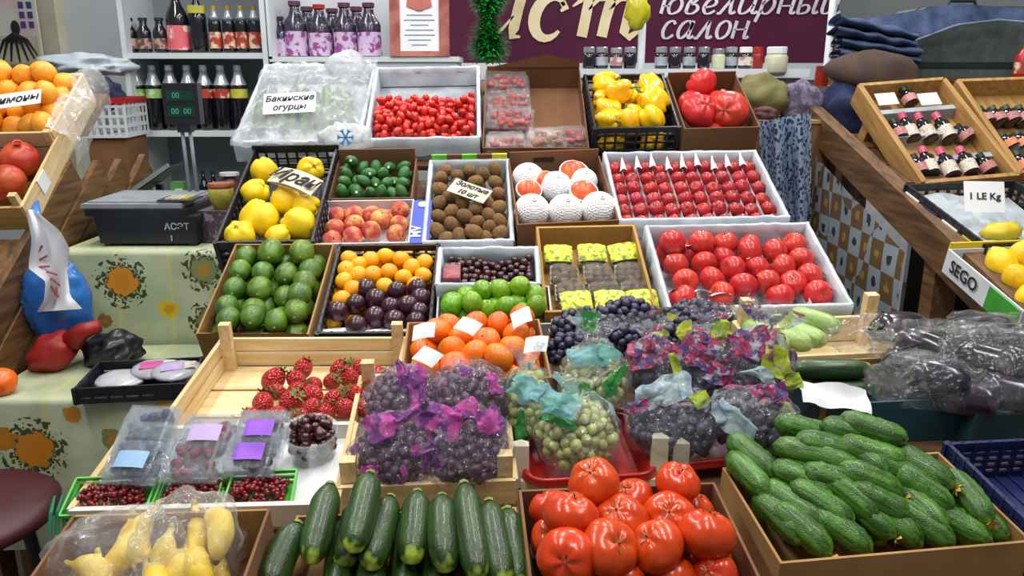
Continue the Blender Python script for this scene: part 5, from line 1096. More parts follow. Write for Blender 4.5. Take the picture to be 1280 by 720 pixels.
jar(969, 92, 3.2, 28, 32, m_jarcr, m_paper, 'wide cream jar with white lid at the end of the ledge', None)
# brown counter beyond and a red jar on it
pa = atY(975, 108, 3.3); o = thing('brown_counter', 'low brown wooden counter behind the blue spotted fabric', 'counter', T(pa.x + .3, 3.45, 0)); ob('counter_top', MB().box((-.10, -.0, pa.z - .02), (.22, .3, .04)), mat('honey_wood', '#a07a48', .5, '#87623a', 6), o); ob('counter_body', MB().box((-.10, .02, pa.z / 2 - .02), (.2, .26, pa.z - .04)), m_carddk, o)
M, h, r = stand(1026, 105, 3.36, 24, 16); M.translation.z = pa.z; o = thing('jar', 'small red jar standing alone on the brown counter', 'jar', M); ob('jar_body', MB().lathe([(r, 0), (r, h * .7)], 14), m_jarred, o); ob('lid', MB().lathe([(r * .95, h * .7), (r * .95, h), (r * .8, h * 1.02)], 14), m_jarred, o)
# ---------------------------------------------------------------- left background
struct('wall_left', MB().box((-2.6, 4.25, 1.6), (1.6, .1, 3.2)), mat('white_panel', '#c9d0d4', .6, '#bcc4c9', 2))
pc = atY(60, 40, 4.15); struct('trim_2', MB().box((pc.x, 4.16, 1.6), (.13, .08, 3.2)), mat('cream_post', '#c2bda8', .7, '#b0aa94', 4))
struct('trim_3', MB().box((-2.9, 4.05, 1.48), (1.3, .3, .04)), mat('dark_sill', '#55524e', .7))
pp = atY(18, 35, 4.08); o = thing('poster', 'pink and grey poster with a dark spidery figure on the wall', 'poster', T(pp.x, 4.08, pp.z)); 
ob('poster_sheet', MB().box((0, 0, .05), (.24, .01, .44)), mat('poster_pink', '#d0a8aa', .6, '#c8c8c0', 3, lo=.45, hi=.6), o); ob('poster_panel', MB().box((0, -.006, -.10), (.22, .004, .13)), mat('poster_cream', '#c8c4a4', .6), o)
fg = MB()
for k in range(7): a = R(20 + 25 * k) + PI; fg.tube([(0, -.01, -.03), (.06 * math.cos(a), -.01, -.05 + .03 * math.sin(a)), (.10 * math.cos(a), -.01, -.12 + .04 * math.sin(a))], [.012, .007, .004], 6)
fg.ell(.022, .004, .035, 10, 8, (.01, -.01, .0)); ob('dark_figure', fg, m_ink, o)
tb = MB()
for i in range(6):
    for j in range(2): tb.box((.05 + .04 * j, -.008, .24 - .045 * i), (.024, .002, .03))
ob('blue_symbols', tb, mat('symbol_blue', '#3c3c78', .6), o)
def heap(name, label, cat, px, py, Y, rx, ry, dz, m, lump=.25, lf=2, seed=0, rot=0):
    p = atY(px, py, Y); s = px_size(p); o = thing(name, label, cat, T(p.x, p.y, p.z, 0, rot, 0))
    ob('cloth_body', MB().ell(rx * s, dz, ry * s, 36, 22, lump=lump, lf=lf, seed=seed, fn=lambda v: 1 + .06 * mnoise.noise(v * 8 + Vector((seed, 0, 0)))), m, o, smooth=True); return o
heap('white_cloth', 'crumpled white cloth heaped behind the lemon crate', 'cloth', 108, 82, 3.3, 52, 14, .14, mat('white_fabric', '#c8d2da', .8, '#a9b6c0', 8, bump=.5, bs=25), .45, 2.6, 3)
p = atY(132, 172, 3.0); s = px_size(p); o = thing('plastic_basket', 'white lattice plastic basket with a red rim by the shelf unit', 'basket', T(p.x, p.y, p.z, 0, 0, R(6))); wb, hb = 52 * s, 44 * s
bk = MB()
for i in range(7): bk.box((-wb / 2 + i * wb / 6, 0, hb / 2), (.010, .006, hb)).box((-wb / 2, .0 + i * .04, hb / 2), (.006, .008, hb)).box((wb / 2, .0 + i * .04, hb / 2), (.006, .008, hb))
for k in range(4): bk.box((0, 0, hb * (k + .1) / 3.6), (wb, .007, .010)).box((-wb / 2, .12, hb * (k + .1) / 3.6), (.007, .24, .01)).box((wb / 2, .12, hb * (k + .1) / 3.6), (.007, .24, .01)).box((0, .24, hb * (k + .1) / 3.6), (wb, .007, .010))
ob('lattice', bk, m_white, o); ob('basket_floor', MB().box((0, .12, .003), (wb, .24, .006)), m_white, o); ob('rim', MB().box((0, 0, hb * 1.02), (wb * 1.06, .014, .022)).box((0, .24, hb * 1.02), (wb * 1.06, .014, .022)).box((-wb / 2, .12, hb * 1.02), (.014, .24, .022)).box((wb / 2, .12, hb * 1.02), (.014, .24, .022)), m_redp, o)
ob('basket_stand', MB().box((0, .12, -.25), (wb * .9, .22, .5)), m_carddk, o)
heap('navy_bag', 'dark navy bag resting in the white basket', 'bag', 128, 118, 3.12, 20, 20, .1, mat('navy_fabric', '#1b2038', .7, '#2c3150', 12), .3, 2, 6)
# ---------------------------------------------------------------- oilcloth counters on the left
def oilcloth(name, flowers, ground='#a9b590', ground2='#bcc4a4'):
    m, nt, b = base(name); tc = _n(nt, 'ShaderNodeTexCoord'); v = tc.outputs['Object']
    col = mix(nt, noise_fac(nt, coords(nt, (1, 1, 1), False), 9, .4, .6, 3), hexc(ground), hexc(ground2))
    wv = _n(nt, 'ShaderNodeTexWave', bands_direction='X'); wv.inputs['Scale'].default_value = 2.1; wv.inputs['Distortion'].default_value = 1.0; wv.inputs['Detail Scale'].default_value = .6; nt.links.new(v, wv.inputs['Vector'])
    k = mathn(nt, 'GREATER_THAN', wv.outputs['Fac'], .985); col = mix(nt, mathn(nt, 'MULTIPLY', k, .5), col, hexc('#c9c27a'))
    nz = _n(nt, 'ShaderNodeTexNoise'); nz.inputs['Scale'].default_value = 55; nz.inputs['Detail'].default_value = 2; nt.links.new(v, nz.inputs['Vector'])
    nd = mathn(nt, 'MULTIPLY', mathn(nt, 'SUBTRACT', nz.outputs['Fac'], .5), 1.0)
    for c, r, fc in flowers:
        d = _n(nt, 'ShaderNodeVectorMath', operation='DISTANCE'); nt.links.new(v, d.inputs[0]); d.inputs[1].default_value = c
        dd = mathn(nt, 'ADD', mathn(nt, 'DIVIDE', d.outputs['Value'], r), nd)
        if r > .03:
            leaf = mathn(nt, 'MULTIPLY', mathn(nt, 'LESS_THAN', mathn(nt, 'DIVIDE', d.outputs['Value'], r), 1.9), mathn(nt, 'GREATER_THAN', nz.outputs['Fac'], .565)); col = mix(nt, leaf, col, hexc('#3f4a2c'))
            ring = mathn(nt, 'LESS_THAN', mathn(nt, 'ADD', mathn(nt, 'DIVIDE', d.outputs['Value'], r), mathn(nt, 'MULTIPLY', nd, 3)), 1.15); col = mix(nt, ring, col, hexc('#4c4a28'))
        f = mathn(nt, 'LESS_THAN', dd, 1.0); inn = mathn(nt, 'LESS_THAN', dd, .55)
        col = mix(nt, f, col, hexc(fc)); col = mix(nt, mathn(nt, 'MULTIPLY', inn, .6), col, hexc('#c07a1c'))
    nt.links.new(col, b.inputs['Base Color']); b.inputs['Roughness'].default_value = .35
    return m
def counter(name, label, x0, x1, y0, y1, z, zdrop, flowers, seed):
    """counter with a cloth that lies on its top and falls over its front"""
    o = thing(name, label, 'counter'); 
    ob('counter_body', MB().box(((x0 + x1) / 2, (y0 + y1) / 2, z / 2 - .01), (x1 - x0 - .04, y1 - y0 - .04, z - .02)), m_carddk, o)
    def fn(u, v):
        x = x0 + (x1 - x0) * u
        if v < .3: t = v / .3; y = y1 + (y0 - y1) * t; zz = z
        else: t = (v - .3) / .7; y = y0 - .012 * t + .016 * mnoise.noise(Vector((x * 11, t * 1.5, seed))) * t; zz = z - (z - zdrop) * t
        return (x, y, zz + .003 * mnoise.noise(Vector((x * 8, v * 9, seed))))
    ob('oilcloth', MB().grid(fn, 50, 40), oilcloth(name + '_print', flowers), o, smooth=True); return o
YU, YL = 2.2, 1.77
ZU = atY(180, 313, 2.21).z; ZL = atY(150, 500, YL).z
counter('upper_counter', 'counter covered in floral oilcloth under the weighing scale', -1.27, -.80, YU, 2.95, ZU, .72, [(atY(153, 352, YU), .042, '#d08a22'), (atY(212, 386, YU), .026, '#cdb62c'), (atY(255, 338, YU), .035, '#7c8a5a'), (atY(132, 400, YU), .022, '#8a6a3a'), (atY(262, 400, YU), .032, '#75804e')], 1)
counter('lower_counter', 'lower counter step covered in floral oilcloth under the black crate', -1.27, -.76, YL, 2.17, ZL, .45, [(atY(44, 562, YL), .045, '#c07a22'), (atY(90, 518, YL), .022, '#b8842c'), (atY(205, 512, YL), .024, '#c49a2c'), (atY(142, 548, YL), .028, '#7a8450'), (atY(5, 548, YL), .03, '#a8701c')], 4)
# ---------------------------------------------------------------- weighing scale
m_dk = mat('scale_black', '#15161c', .4, '#1c1d24', 10); m_gs = mat('scale_grey', '#8b9198', .4, '#7a8087', 20)
pa, pb = atY(118, 312, 2.24), atY(246, 312, 2.24); s = px_size(pa); W = pb.x - pa.x
o = thing('weighing_scale', 'black electronic scale with grey plate on the floral oilcloth', 'scale', T((pa.x + pb.x) / 2, 2.26, ZU + .003)); H = .105
ob('scale_body', MB().box((0, .12, .045), (W, .24, .08), None, .05).box((-.03, .13, .095), (W * .98, .25, .02)), m_dk, o)
for x in (-1, 1):
    for y in (.02, .22): ob('foot', MB().lathe([(.012, 0), (.012, .01)], 8), m_dk, o, T(x * W * .42, y, -.003))
ob('plate', MB().box((-.045, .15, .112), (W * .98, .27, .012)).box((-.045, .15, .120), (W * .90, .23, .006)), m_gs, o)
kb = ob('keypad', MB().box((.075, .075, .125), (.10, .09, .004)), mat('keypad_dark', '#2c3440', .5), o)
for i in range(4):
    for j in range(3): ob('key', MB().box((.05 + .017 * i, .05 + .024 * j, .129), (.013, .017, .004)), mat(('key_cream', 'key_yellow')[i == 3], ('#c9c3a4', '#c9a83c')[i == 3], .5), kb)
ob('brand_lettering', textmesh('АСЭТ', .026, m_silver, 0, .0006), None, o, T(.088, -.0005, .055, R(90)))
ob('power_mark', MB().box((.07, .0, .022), (.004, .003, .016)), m_silver, o)
pd = atY(229, 131, 2.5); pz = ZU
# display on its two rods
for s_ in (-1, 1): ob('display_rod', MB().tube([(pd.x - o.location.x + s_ * .012 + .005, pd.y - o.location.y, .10), (pd.x - o.location.x + s_ * .012, pd.y - o.location.y, pd.z - pz - .05)], .006, 8), m_gs, o, smooth=True)
ob('display_housing', MB().box((pd.x - o.location.x, pd.y - o.location.y, pd.z - pz), (.108, .035, .122)).box((pd.x - o.location.x, pd.y - o.location.y, pd.z - pz - .07), (.04, .03, .03)), m_dk, o)
m_scr = mat('screen_green', '#12382e', .2); m_dig = mat('screen_digits', '#3f9a80', .4)
for k, zz in enumerate((.025, -.022)):
    sc_ = ob('screen', MB().box((pd.x - o.location.x, pd.y - o.location.y - .018, pd.z - pz + zz), (.085, .003, .03)), m_scr, o)
    ob('digits', textmesh(('00', '00  00')[k], .024, m_dig, 0, .0004), None, sc_, T(pd.x - o.location.x + (-.012, 0)[k], pd.y - o.location.y - .0205, pd.z - pz + zz, R(90)))
p = atY(200, 222, 2.75); o = thing('scale_pan', 'dark tilted tray leaning behind the weighing scale', 'tray', T(p.x, p.y, p.z, 0, R(-33), 0)); ob('pan_plate', MB().box((0, 0, 0), (.17, .16, .008)), m_dk, o); ob('pan_rim', MB().bar((-.085, -.08, .006), (.085, -.08, .006), .01, .014), m_gs, o); ob('pan_leg', MB().bar((-.04, .05, -.01), (-.11, .05, -.14), .02, .02), m_dk, o)
M, h, r = stand(283, 310, 2.35, 76, 30); M.translation.z = ZU
o = thing('net_cup', 'yellow green cup with a brown band beside the quinces', 'cup', M @ T(0, 0, .09)); ob('cup_body', MB().lathe([(r * .6, 0), (r * .95, h * .2), (r, h * .42), (r * .9, h * .42), (r * .8, h * .2)], 14), mat('olive_yellow', '#b3a63c', .6, '#8c8a30', 40), o, smooth=True); ob('cup_band', MB().lathe([(r * .98, h * .36), (r * 1.03, h * .41), (r * .97, h * .45)], 14), mat('rust', '#8a4a2c', .7), o)
p = atY(274, 310, 2.3); o = thing('patterned_box', 'small dark patterned carton under the yellow green cup', 'carton', T(p.x, p.y + .05, ZU + .003, 0, 0, R(-8))); ob('carton_body', MB().box((0, 0, .045), (.10, .09, .09)), mat('mauve_pattern', '#4a3c4c', .6, '#8b7c8a', 60, lo=.55, hi=.6), o); ob('carton_lid', MB().box((0, 0, .0915), (.102, .092, .003)), mat('mauve_lid', '#5c4a52', .6), o)
# ---------------------------------------------------------------- left slanted display
LT = 34; LP = Plane(LT, Vector((0, 2.08, 1.26)) - Plane(LT, (0, 0, 0)).n * .09)
m_oldw = wood('old_brown_board', '#7d5a34', '#573c20', 5, 1)
XL = -1.30
o = thing('slanted_rack', 'rough brown plank side of the slanted rack under the lemon crate', 'rack', T(XL, 0, 0)); v = LP.v
for k in range(6):
    b0 = LP.p - LP.n * (.03 + .095 * k) + v * (-.55 + .08 * k); b1 = LP.p - LP.n * (.03 + .095 * k) + v * (.28, .40, .52, .66, .62, .58)[k]
    ob('plank', MB().bar((0.004 * (k % 2), b0.y, b0.z), (0.004 * (k % 2), b1.y, b1.z), .09 - .006, .022, (1, 0, 0)), m_oldw, o)
for k in range(4):
    q = LP.p - LP.n * .015 + v * (-.45 + .33 * k); ob('cross_board', MB().box((-.32, q.y, q.z), (.62, .2, .016), Matrix.Rotation(R(LT), 3, 'X')), m_oldw, o)
for q in (-.35, .6): c = LP.p + v * q; ob('leg', MB().bar((-.05, c.y, c.z - .3), (-.05, c.y, 0), .06, .06, (1, 0, 0)), m_oldw, o); ob('leg', MB().bar((-.6, c.y, c.z - .05), (-.6, c.y, 0), .06, .06, (1, 0, 0)), m_oldw, o)
fr = Frame(LP, (-50, 92), (101, 90), (62, 162), (-110, 166), .12)
o = wood_crate(fr, 'lemon_crate', 'pale crate of orange yellow lemons draped with film', m=mat('pale_crate', '#cfc5a0', .6, '#bdb088', 5), nslat=2, nbot=3, posts=0)
pile(fr, LEM, 'lemon', [(x + random.uniform(-4, 4), y + random.uniform(-3, 3)) for y in (98, 112, 128, 143, 156) for x in range(-40, 90, 21)], .034, .075, 'orange yellow lemon in the draped crate', 'lemon', 'lemons in the draped crate', fill=1, orient='rand')
p = fr.pl.hit(18, 125, .165); card_sign(['Лимоны'], facing(p, (0, -.75, .6), R(10)), .15, .05, 'white card reading lemons in black Cyrillic on the crate', .034, shear=.2, bold=.0008)
sh = wrinkled(lambda u, v: (fr.w / 2 + .005 + .05 * math.sin(v * 2.6), (u - .5) * fr.l * 1.12, fr.h + .02 - .16 * v + .03 * math.sin(v * PI)), 30, 16, .03, 16, 4)
o = ob('plastic_sheet', sh, film('drape_film', white=.32, wrinkle=20), None, fr.M, True); tag(o, 'cloudy plastic film hanging over the side of the lemon crate', 'plastic sheet')
fr = Frame(LP, (-60, 172), (72, 170), (24, 256), (-100, 262), .09)
o = wood_crate(fr, 'pomegranate_crate', 'ochre wooden crate holding red pomegranates', m=wood('ochre_wood', '#c9a860', '#a88440', 5, 0), nslat=1, nbot=3, posts=.02); MC['pine_wood_end']
ob('white_label', MB().box((fr.w / 2 + .006, -.02, .06), (.003, .05, .05)), m_paper, o)
pile(fr, POM, 'pomegranate', [(22, 202, 1.1), (4, 226, 1), (-25, 205, 1), (-30, 235, 1), (-55, 220, .9)], .05, .07, 'red pomegranate in the ochre crate', 'pomegranate', 'pomegranates in the ochre crate', orient='rand', pull=.3)
# blue bag and white towel
p = atY(70, 365, 2.05); s = px_size(p); o = thing('blue_bag', 'bright blue plastic bag hanging from the slanted rack', 'bag', T(p.x, p.y, p.z))
def bagf(v): return (.62 + .42 * (.5 - .5 * v.z)) * (1 + .05 * mnoise.noise(v * 6))
ob('bag_body', MB().ell(47 * s * 1.05, .07, 68 * s, 36, 26, lump=.12, lf=3, fn=bagf), mat('blue_poly', '#1f62b4', .3, '#2f7ccc', 14, bump=.8, bs=18, coat=.2), o, smooth=True)
ob('bag_handle', MB().tube([(-.03, 0, 55 * s), (-.05, .05, 90 * s), (-.09, .12, 105 * s)], [.02, .012, .01], 8), MC['blue_poly'], o, smooth=True)
TL_ = [(32, 262), (40, 300), (35, 335), (57, 352), (55, 375), (46, 390)]; TR_ = [(42, 262), (75, 288), (87, 310), (84, 340), (88, 370), (103, 386)]
def towel(u, v):
    k = min(4, int(v * 5)); f = v * 5 - k; a = [TL_[k][q] + (TL_[k + 1][q] - TL_[k][q]) * f for q in (0, 1)]; b = [TR_[k][q] + (TR_[k + 1][q] - TR_[k][q]) * f for q in (0, 1)]
    return atY(a[0] + (b[0] - a[0]) * u, a[1] + (b[1] - a[1]) * u, 1.955 - .025 * math.sin(u * 6 + v * 4) - .012 * math.sin(v * 11 + u * 5))
o = ob('white_towel', MB().grid(towel, 16, 22), mat('printed_towel', '#d9dde4', .8, '#e6e8ec', 6, bump=.4, bs=20), None, None, True); tag(o, 'white paper towel with red print hanging over the blue bag', 'towel')
rp = MB()
for i, (u, v_) in enumerate([(.35, .3), (.42, .38), (.38, .46), (.5, .55), (.55, .64), (.48, .72), (.6, .74)]): rp.box(towel(u, v_) + Vector((0, -.012, 0)), (.028, .002, .005), Matrix.Rotation(R(-50 + i * 23), 3, 'Y'))
ob('red_lettering', rp, mat('faded_red_print', '#b8646a', .7), o)
# red bag, orange, maroon stool
p = atZ(72, 470, ZL); s = px_size(p); o = thing('red_bag', 'red cloth bag slumped on the floral counter', 'bag', T(p.x - .02, p.y + .05, ZL + .055, 0, R(-28), 0)); ob('bag_body', MB().ell(.085, .06, .048, 24, 16, lump=.2, lf=2, fn=lambda v: 1 - .35 * max(0, v.x)), mat('red_fabric', '#a31c18', .5, '#7d1412', 5), o, smooth=True); ob('bag_tail', MB().tube([(.05, 0, .0), (.09, 0, .01), (.13, .01, .0)], [.03, .022, .016], 10), MC['red_fabric'], o, smooth=True)
inst(MAN[0], 'mandarin', T(*(atZ(4, 492, ZL) + Vector((0, 0, .03))), .5, .3, 0, .036), 'single orange fruit beside the red bag on the counter', 'fruit', None)
heap('dark_bag', 'black crumpled bag behind the black crate on the counter', 'bag', 140, 438, 2.02, 34, 22, .06, mat('black_poly', '#141418', .35, '#25252c', 14, bump=.6, bs=20), .4, 2.2, 5)
fr = Frame(Plane(3, (0, YL, ZL + .004)), (124, 452), (246, 447), (240, 478), (93, 486), .04)
plastic_crate(fr, 'plastic_crate', 'low black plastic crate of printed packs on the floral counter', m_blk, bars=1, step=.035)
m_mag = mat('magenta_print', '#a83078', .5, '#c85a9a', 30)
for i, (x, y) in enumerate([(150, 470), (195, 462), (222, 470)]):
    q = fr.loc(x, y, .03); o = thing('printed_pack', ['grey film pack lying in the low black crate', 'flat pack with a magenta and cream print in the black crate', 'small pack with lilac print by the pine crate'][i], 'pack', fr.M @ T(q.x, q.y, .02 + .012 * i, .1, 0, .1 * i)); ob('pack_body', MB().ell(.06, .05, .012, 18, 8, lump=.15, lf=3), mat('grey_pack', '#9a9ca4', .3, '#b4b6bc', 20, coat=.3), o, smooth=True)
    if i: ob('pack_print', MB().box((-.01, .0, .012), (.05, .035, .002)), m_mag if i == 1 else MC['lilac_label'], o); ob('cream_print', MB().box((.032, .0, .0125), (.025, .032, .002)), MC['cream_label'], o)
p = atZ(18, 640, .62); o = thing('round_stool', 'maroon round topped stool standing before the floral counter', 'stool', T(p.x - .03, p.y - .12, 0)); ob('seat', MB().lathe([(.16, .655), (.185, .67), (.19, .69), (.17, .705), (.05, .71)], 32), mat('maroon_vinyl', '#4a1622', .5, '#3c1019', 4), o, smooth=True)
for k in range(4): a = PI / 4 + k * PI / 2; ob('leg', MB().tube([(.11 * math.cos(a), .11 * math.sin(a), .66), (.16 * math.cos(a), .16 * math.sin(a), 0)], .014, 8), m_dk, o)
p = TBL.hit(78, 642, .035); o = thing('green_strap', 'teal green plastic strap tied to the corner of the berry crate', 'strap', facing(p, (0, -.7, .7), .2)); m_strap = mat('teal_strap', '#1f8a5c', .4, '#176f49', 20)
for k in range(4): ob('strap_loop', MB().tube([(-.016 + .011 * k, -.03, 0), (-.012 + .009 * k, 0, .010), (-.016 + .012 * k, .03, -.004)], [.005, .006, .004], 6, True, .4), m_strap, o)
# ---------------------------------------------------------------- right slanted display
r0, r1 = P(1018, 150, 2.9), P(1292, 425, 1.66); XR = 1.09; r0.x = r1.x = XR
RT = math.degrees(math.atan2(r0.z - r1.z, r0.y - r1.y)); RP = Plane(RT, r1)
m_oldw2 = wood('worn_brown_board', '#6f4f2e', '#4a3119', 5, 1)
o = thing('slanted_rack', 'worn brown wooden rack with slanted rail under bottle crates', 'rack', T(0, 0, 0))
ob('side_rail', MB().bar(r0, r1, .045, .10), m_oldw2, o)
for k in range(9): q = r1 + RP.v * (.02 + .15 * k) - RP.n * .0; ob('plank', MB().box((XR + .48, q.y, q.z - .01), (.92, .14, .018), Matrix.Rotation(R(RT), 3, 'X')), m_oldw2, o)
for q in (r1 + RP.v * .45, r0 - RP.v * .1):
    for x in (XR + .02, XR + .9): ob('leg', MB().bar((x, q.y, q.z - .04), (x, q.y, 0), .06, .06, (1, 0, 0)), m_oldw2, o)
ob('shade_panel', MB().box((XR + .5, 2.4, .5), (.02, 1.4, 1.0)), mat('under_rack_shade', '#241c18', .8), o)  # added dark sheet; its colour stands in for the shade beneath the rack
def checks(name):
    m, nt, b = base(name); tc = _n(nt, 'ShaderNodeTexCoord'); mp = _n(nt, 'ShaderNodeMapping'); nt.links.new(tc.outputs['Object'], mp.inputs[0]); mp.inputs['Scale'].default_value = (12, 12, 12)
    ck = _n(nt, 'ShaderNodeTexChecker'); ck.inputs['Scale'].default_value = 1; nt.links.new(mp.outputs[0], ck.inputs['Vector'])
    f = _n(nt, 'ShaderNodeVectorMath', operation='FRACTION'); nt.links.new(mp.outputs[0], f.inputs[0]); sx = _n(nt, 'ShaderNodeSeparateXYZ'); nt.links.new(f.outputs[0], sx.inputs[0])
    cb = _n(nt, 'ShaderNodeCombineXYZ'); nt.links.new(sx.outputs[0], cb.inputs[0]); nt.links.new(sx.outputs[1], cb.inputs[1]); d = _n(nt, 'ShaderNodeVectorMath', operation='DISTANCE'); nt.links.new(cb.outputs[0], d.inputs[0]); d.inputs[1].default_value = (.5, .5, 0)
    nz = noise_fac(nt, coords(nt, (1, 1, 1), False), 60, .3, .7, 2); dd = mathn(nt, 'ADD', d.outputs['Value'], mathn(nt, 'MULTIPLY', nz, .15)); spot = mathn(nt, 'LESS_THAN', dd, .25)
    a = mix(nt, spot, hexc('#8f9aa2'), hexc('#2c3444')); c = mix(nt, spot, hexc('#6a5238'), hexc('#a07a3a')); nt.links.new(mix(nt, ck.outputs['Fac'], a, c), b.inputs['Base Color']); b.inputs['Roughness'].default_value = .5; return m
def cl(u, v):   # cloth in its own plane: local x along the rail's depth, y up
    return (u * .95, -v * .62, .012 * math.sin(u * 9) * v + .006 * mnoise.noise(Vector((u * 6, v * 4, 0))))
q0 = r0 + Vector((-.030, .10, -.03)); Mx = Matrix(((0, 0, -1, q0.x), (-1, 0, 0, q0.y), (0, 1, 0, q0.z - .02), (0, 0, 0, 1)))
def cl2(u, v): x = u * .95; top = -x * math.tan(R(RT)); return (x, top - v * (.85 + top) , .012 * math.sin(u * 9) * v + .006 * mnoise.noise(Vector((u * 6, v * 4, 0))))
o = ob('checked_cloth', MB().grid(cl2, 40, 26), checks('checked_oilcloth'), None, Mx, True); tag(o, 'brown and pale blue checked oilcloth hanging from the slanted rail', 'cloth')
# blue spotted fabric
def dots(name):
    m, nt, b = base(name); vo = _n(nt, 'ShaderNodeTexVoronoi'); vo.inputs['Scale'].default_value = 70; nt.links.new(coords(nt, (1, 1, 1), False), vo.inputs['Vector']); k = mathn(nt, 'LESS_THAN', vo.outputs['Distance'], .45)
    nt.links.new(mix(nt, k, hexc('#8ea0b8'), hexc('#25365e')), b.inputs['Base Color']); b.inputs['Roughness'].default_value = .8; return m
def fab(u, v): px = 948 + 66 * u + 8 * v * (1 - u); py = 152 - 12 * u + v * (150 - 20 * (1 - u)); return atY(px, py, 2.72 + .035 * math.sin(u * 14) - .12 * (1 - u) * 0)
o = ob('spotted_fabric', MB().grid(fab, 40, 24), dots('spotted_cotton'), None, None, True); tag(o, 'pale blue cotton fabric with navy spots hanging in folds', 'fabric')
pb0, pb1 = atY(918, 152, 2.95), atY(1022, 152, 2.95)
o = thing('draped_box', 'wooden box behind the blue spotted fabric under the olive bag', 'box'); ob('box_body', MB().box(((pb0.x + pb1.x) / 2, 2.97, pb0.z / 2), (pb1.x - pb0.x, .30, pb0.z)), m_carddk, o); ob('box_lid', MB().box(((pb0.x + pb1.x) / 2, 2.97, pb0.z + .006), (pb1.x - pb0.x + .01, .31, .012)), m_card, o)
heap('olive_bag', 'olive green fabric bag slumped behind the pink tomatoes', 'bag', 950, 122, 3.02, 34, 28, .09, mat('olive_fabric', '#6e6a3e', .8, '#57532e', 8), .25, 2, 2)
heap('lilac_bag', 'greyish lilac patterned bag beside the olive bag', 'bag', 1000, 132, 3.02, 24, 30, .08, mat('lilac_fabric', '#6c6478', .8, '#48425c', 40, lo=.48, hi=.55), .3, 2, 8)
heap('small_pouch', 'small dark red pouch under the olive bag', 'bag', 955, 142, 2.88, 16, 9, .04, mat('dark_red_fabric', '#6a3438', .7, '#3c2028', 30), .3, 2, 9)
# bottle crates
RC = Plane(35, Vector((0, 2.36, 1.285)) - Plane(35, (0, 0, 0)).n * .07)
fr = Frame(RC, (1084, 102), (1190, 100), (1262, 214), (1146, 232), .075)
m_hon = wood('honey_crate_wood', '#b48a50', '#94703c', 5, 1)
def bottle_crate(fr, label, ndiv):
    o = thing('bottle_crate', label, 'crate', fr.M); w, l, h = fr.w, fr.l, fr.h
    for s in (-1, 1): ob('side_board', MB().box((s * w / 2, 0, h / 2), (.018, l, h)), m_hon, o); ob('end_board', MB().box((0, s * l / 2, h / 2), (w, .014, h)), m_hon, o)
    for k in range(4): ob('plank', MB().box((0, -l / 2 + l * (k + .5) / 4, .005), (w, l / 4 - .004, .01)), m_hon, o)
    for k in range(ndiv): ob('divider', MB().box((0, -l / 2 + l * (k + 1) / (ndiv + 1), .03), (w - .02, .02, .04)), m_cardgr, o)
    for s in (-1, 1): ob('prop', MB().box((s * w * .4, l * .3, -.07), (.03, .04, .13)), m_hon, o)
    return o
bottle_crate(fr, 'honey coloured wooden crate of small dark bottles lying in rows', 3)
m_pcap = mat('pink_cap', '#b8365a', .4, '#d0607c', 10)
def lying(kind, capm, lab):
    b_ = MB().lathe([(.12, -.5), (.14, -.48), (.14, .12), (.06, .26), (.055, .4)], 12).mesh('glass_body', m_glass, True); c_ = MB().lathe([(.075, .28), (.08, .5), (.06, .51)], 10).mesh('cap', capm); l_ = MB().lathe([(.144, -.42), (.144, -.05)], 12); l_.f = l_.f[:-2]
    return b_, [('cap', c_), ('label', l_.mesh('label', LABS[lab], True))]
LB = lying(0, m_pcap, 'cream'); LG = lying(1, m_greencap, 'rose'); LO = lying(2, mat('moss_cap', '#3a4a2c', .5), 'rose'); LR = lying(2, MC['moss_cap'], 'orange')
z0_ = lambda x, y: (1060 + x / 4.236, 80 + y / 4.236)
for a, b in [((280, 265), (350, 405)), ((365, 268), (445, 405)), ((460, 265), (545, 405)), ((388, 445), (450, 590)), ((480, 450), (560, 600)), ((585, 445), (660, 585))]:
    stick(fr, LB, 'bottle', z0_(*a), z0_(*b), .055, .035, 'small dark bottle with pink cap lying in the honey crate', 'bottle', 'pink capped bottles in the honey crate', .024, .14, 0)
for a, b in [((235, 300), (285, 400)), ((340, 485), (395, 590)), ((575, 330), (640, 400)), ((690, 480), (760, 575)), ((290, 130), (340, 215))]:
    stick(fr, LG, 'bottle', z0_(*a), z0_(*b), .05, .035, 'stubby jar with dark cap and rose label lying in the honey crate', 'bottle', 'dark capped jars in the honey crate', .024, .14, 0)
for x, y in ((205, 185), (430, 185)):
    q = fr.loc(*z0_(x, y), .05); o = ob('white_card', MB().box((0, 0, 0), (.07, .05, .002)), m_paper, None, fr.M @ T(q.x, q.y, .05, .2)); tag(o, 'blank white card at the top of the honey crate', 'card', 'white cards in the honey crate')
fr = Frame(RC, (1202, 100), (1320, 96), (1420, 208), (1272, 214), .075)
bottle_crate(fr, 'pale wooden crate of jars with green lids and pink labels', 2)
for i, (a, b, g) in enumerate([((690, 235), (745, 320), LO), ((755, 232), (810, 318), LO), ((825, 228), (880, 315), LO), ((895, 228), (950, 315), LO), ((805, 370), (870, 450), LR), ((885, 362), (945, 445), LR), ((880, 470), (950, 570), LR), ((960, 365), (1010, 440), LR)]):
    stick(fr, g, 'bottle', z0_(*a), z0_(*b), .05, .035, 'green lidded jar with %s label in the pale crate' % ('pink' if g is LO else 'orange'), 'jar', 'green lidded jars with %s labels' % ('pink' if g is LO else 'orange'), .027, .14, 0)
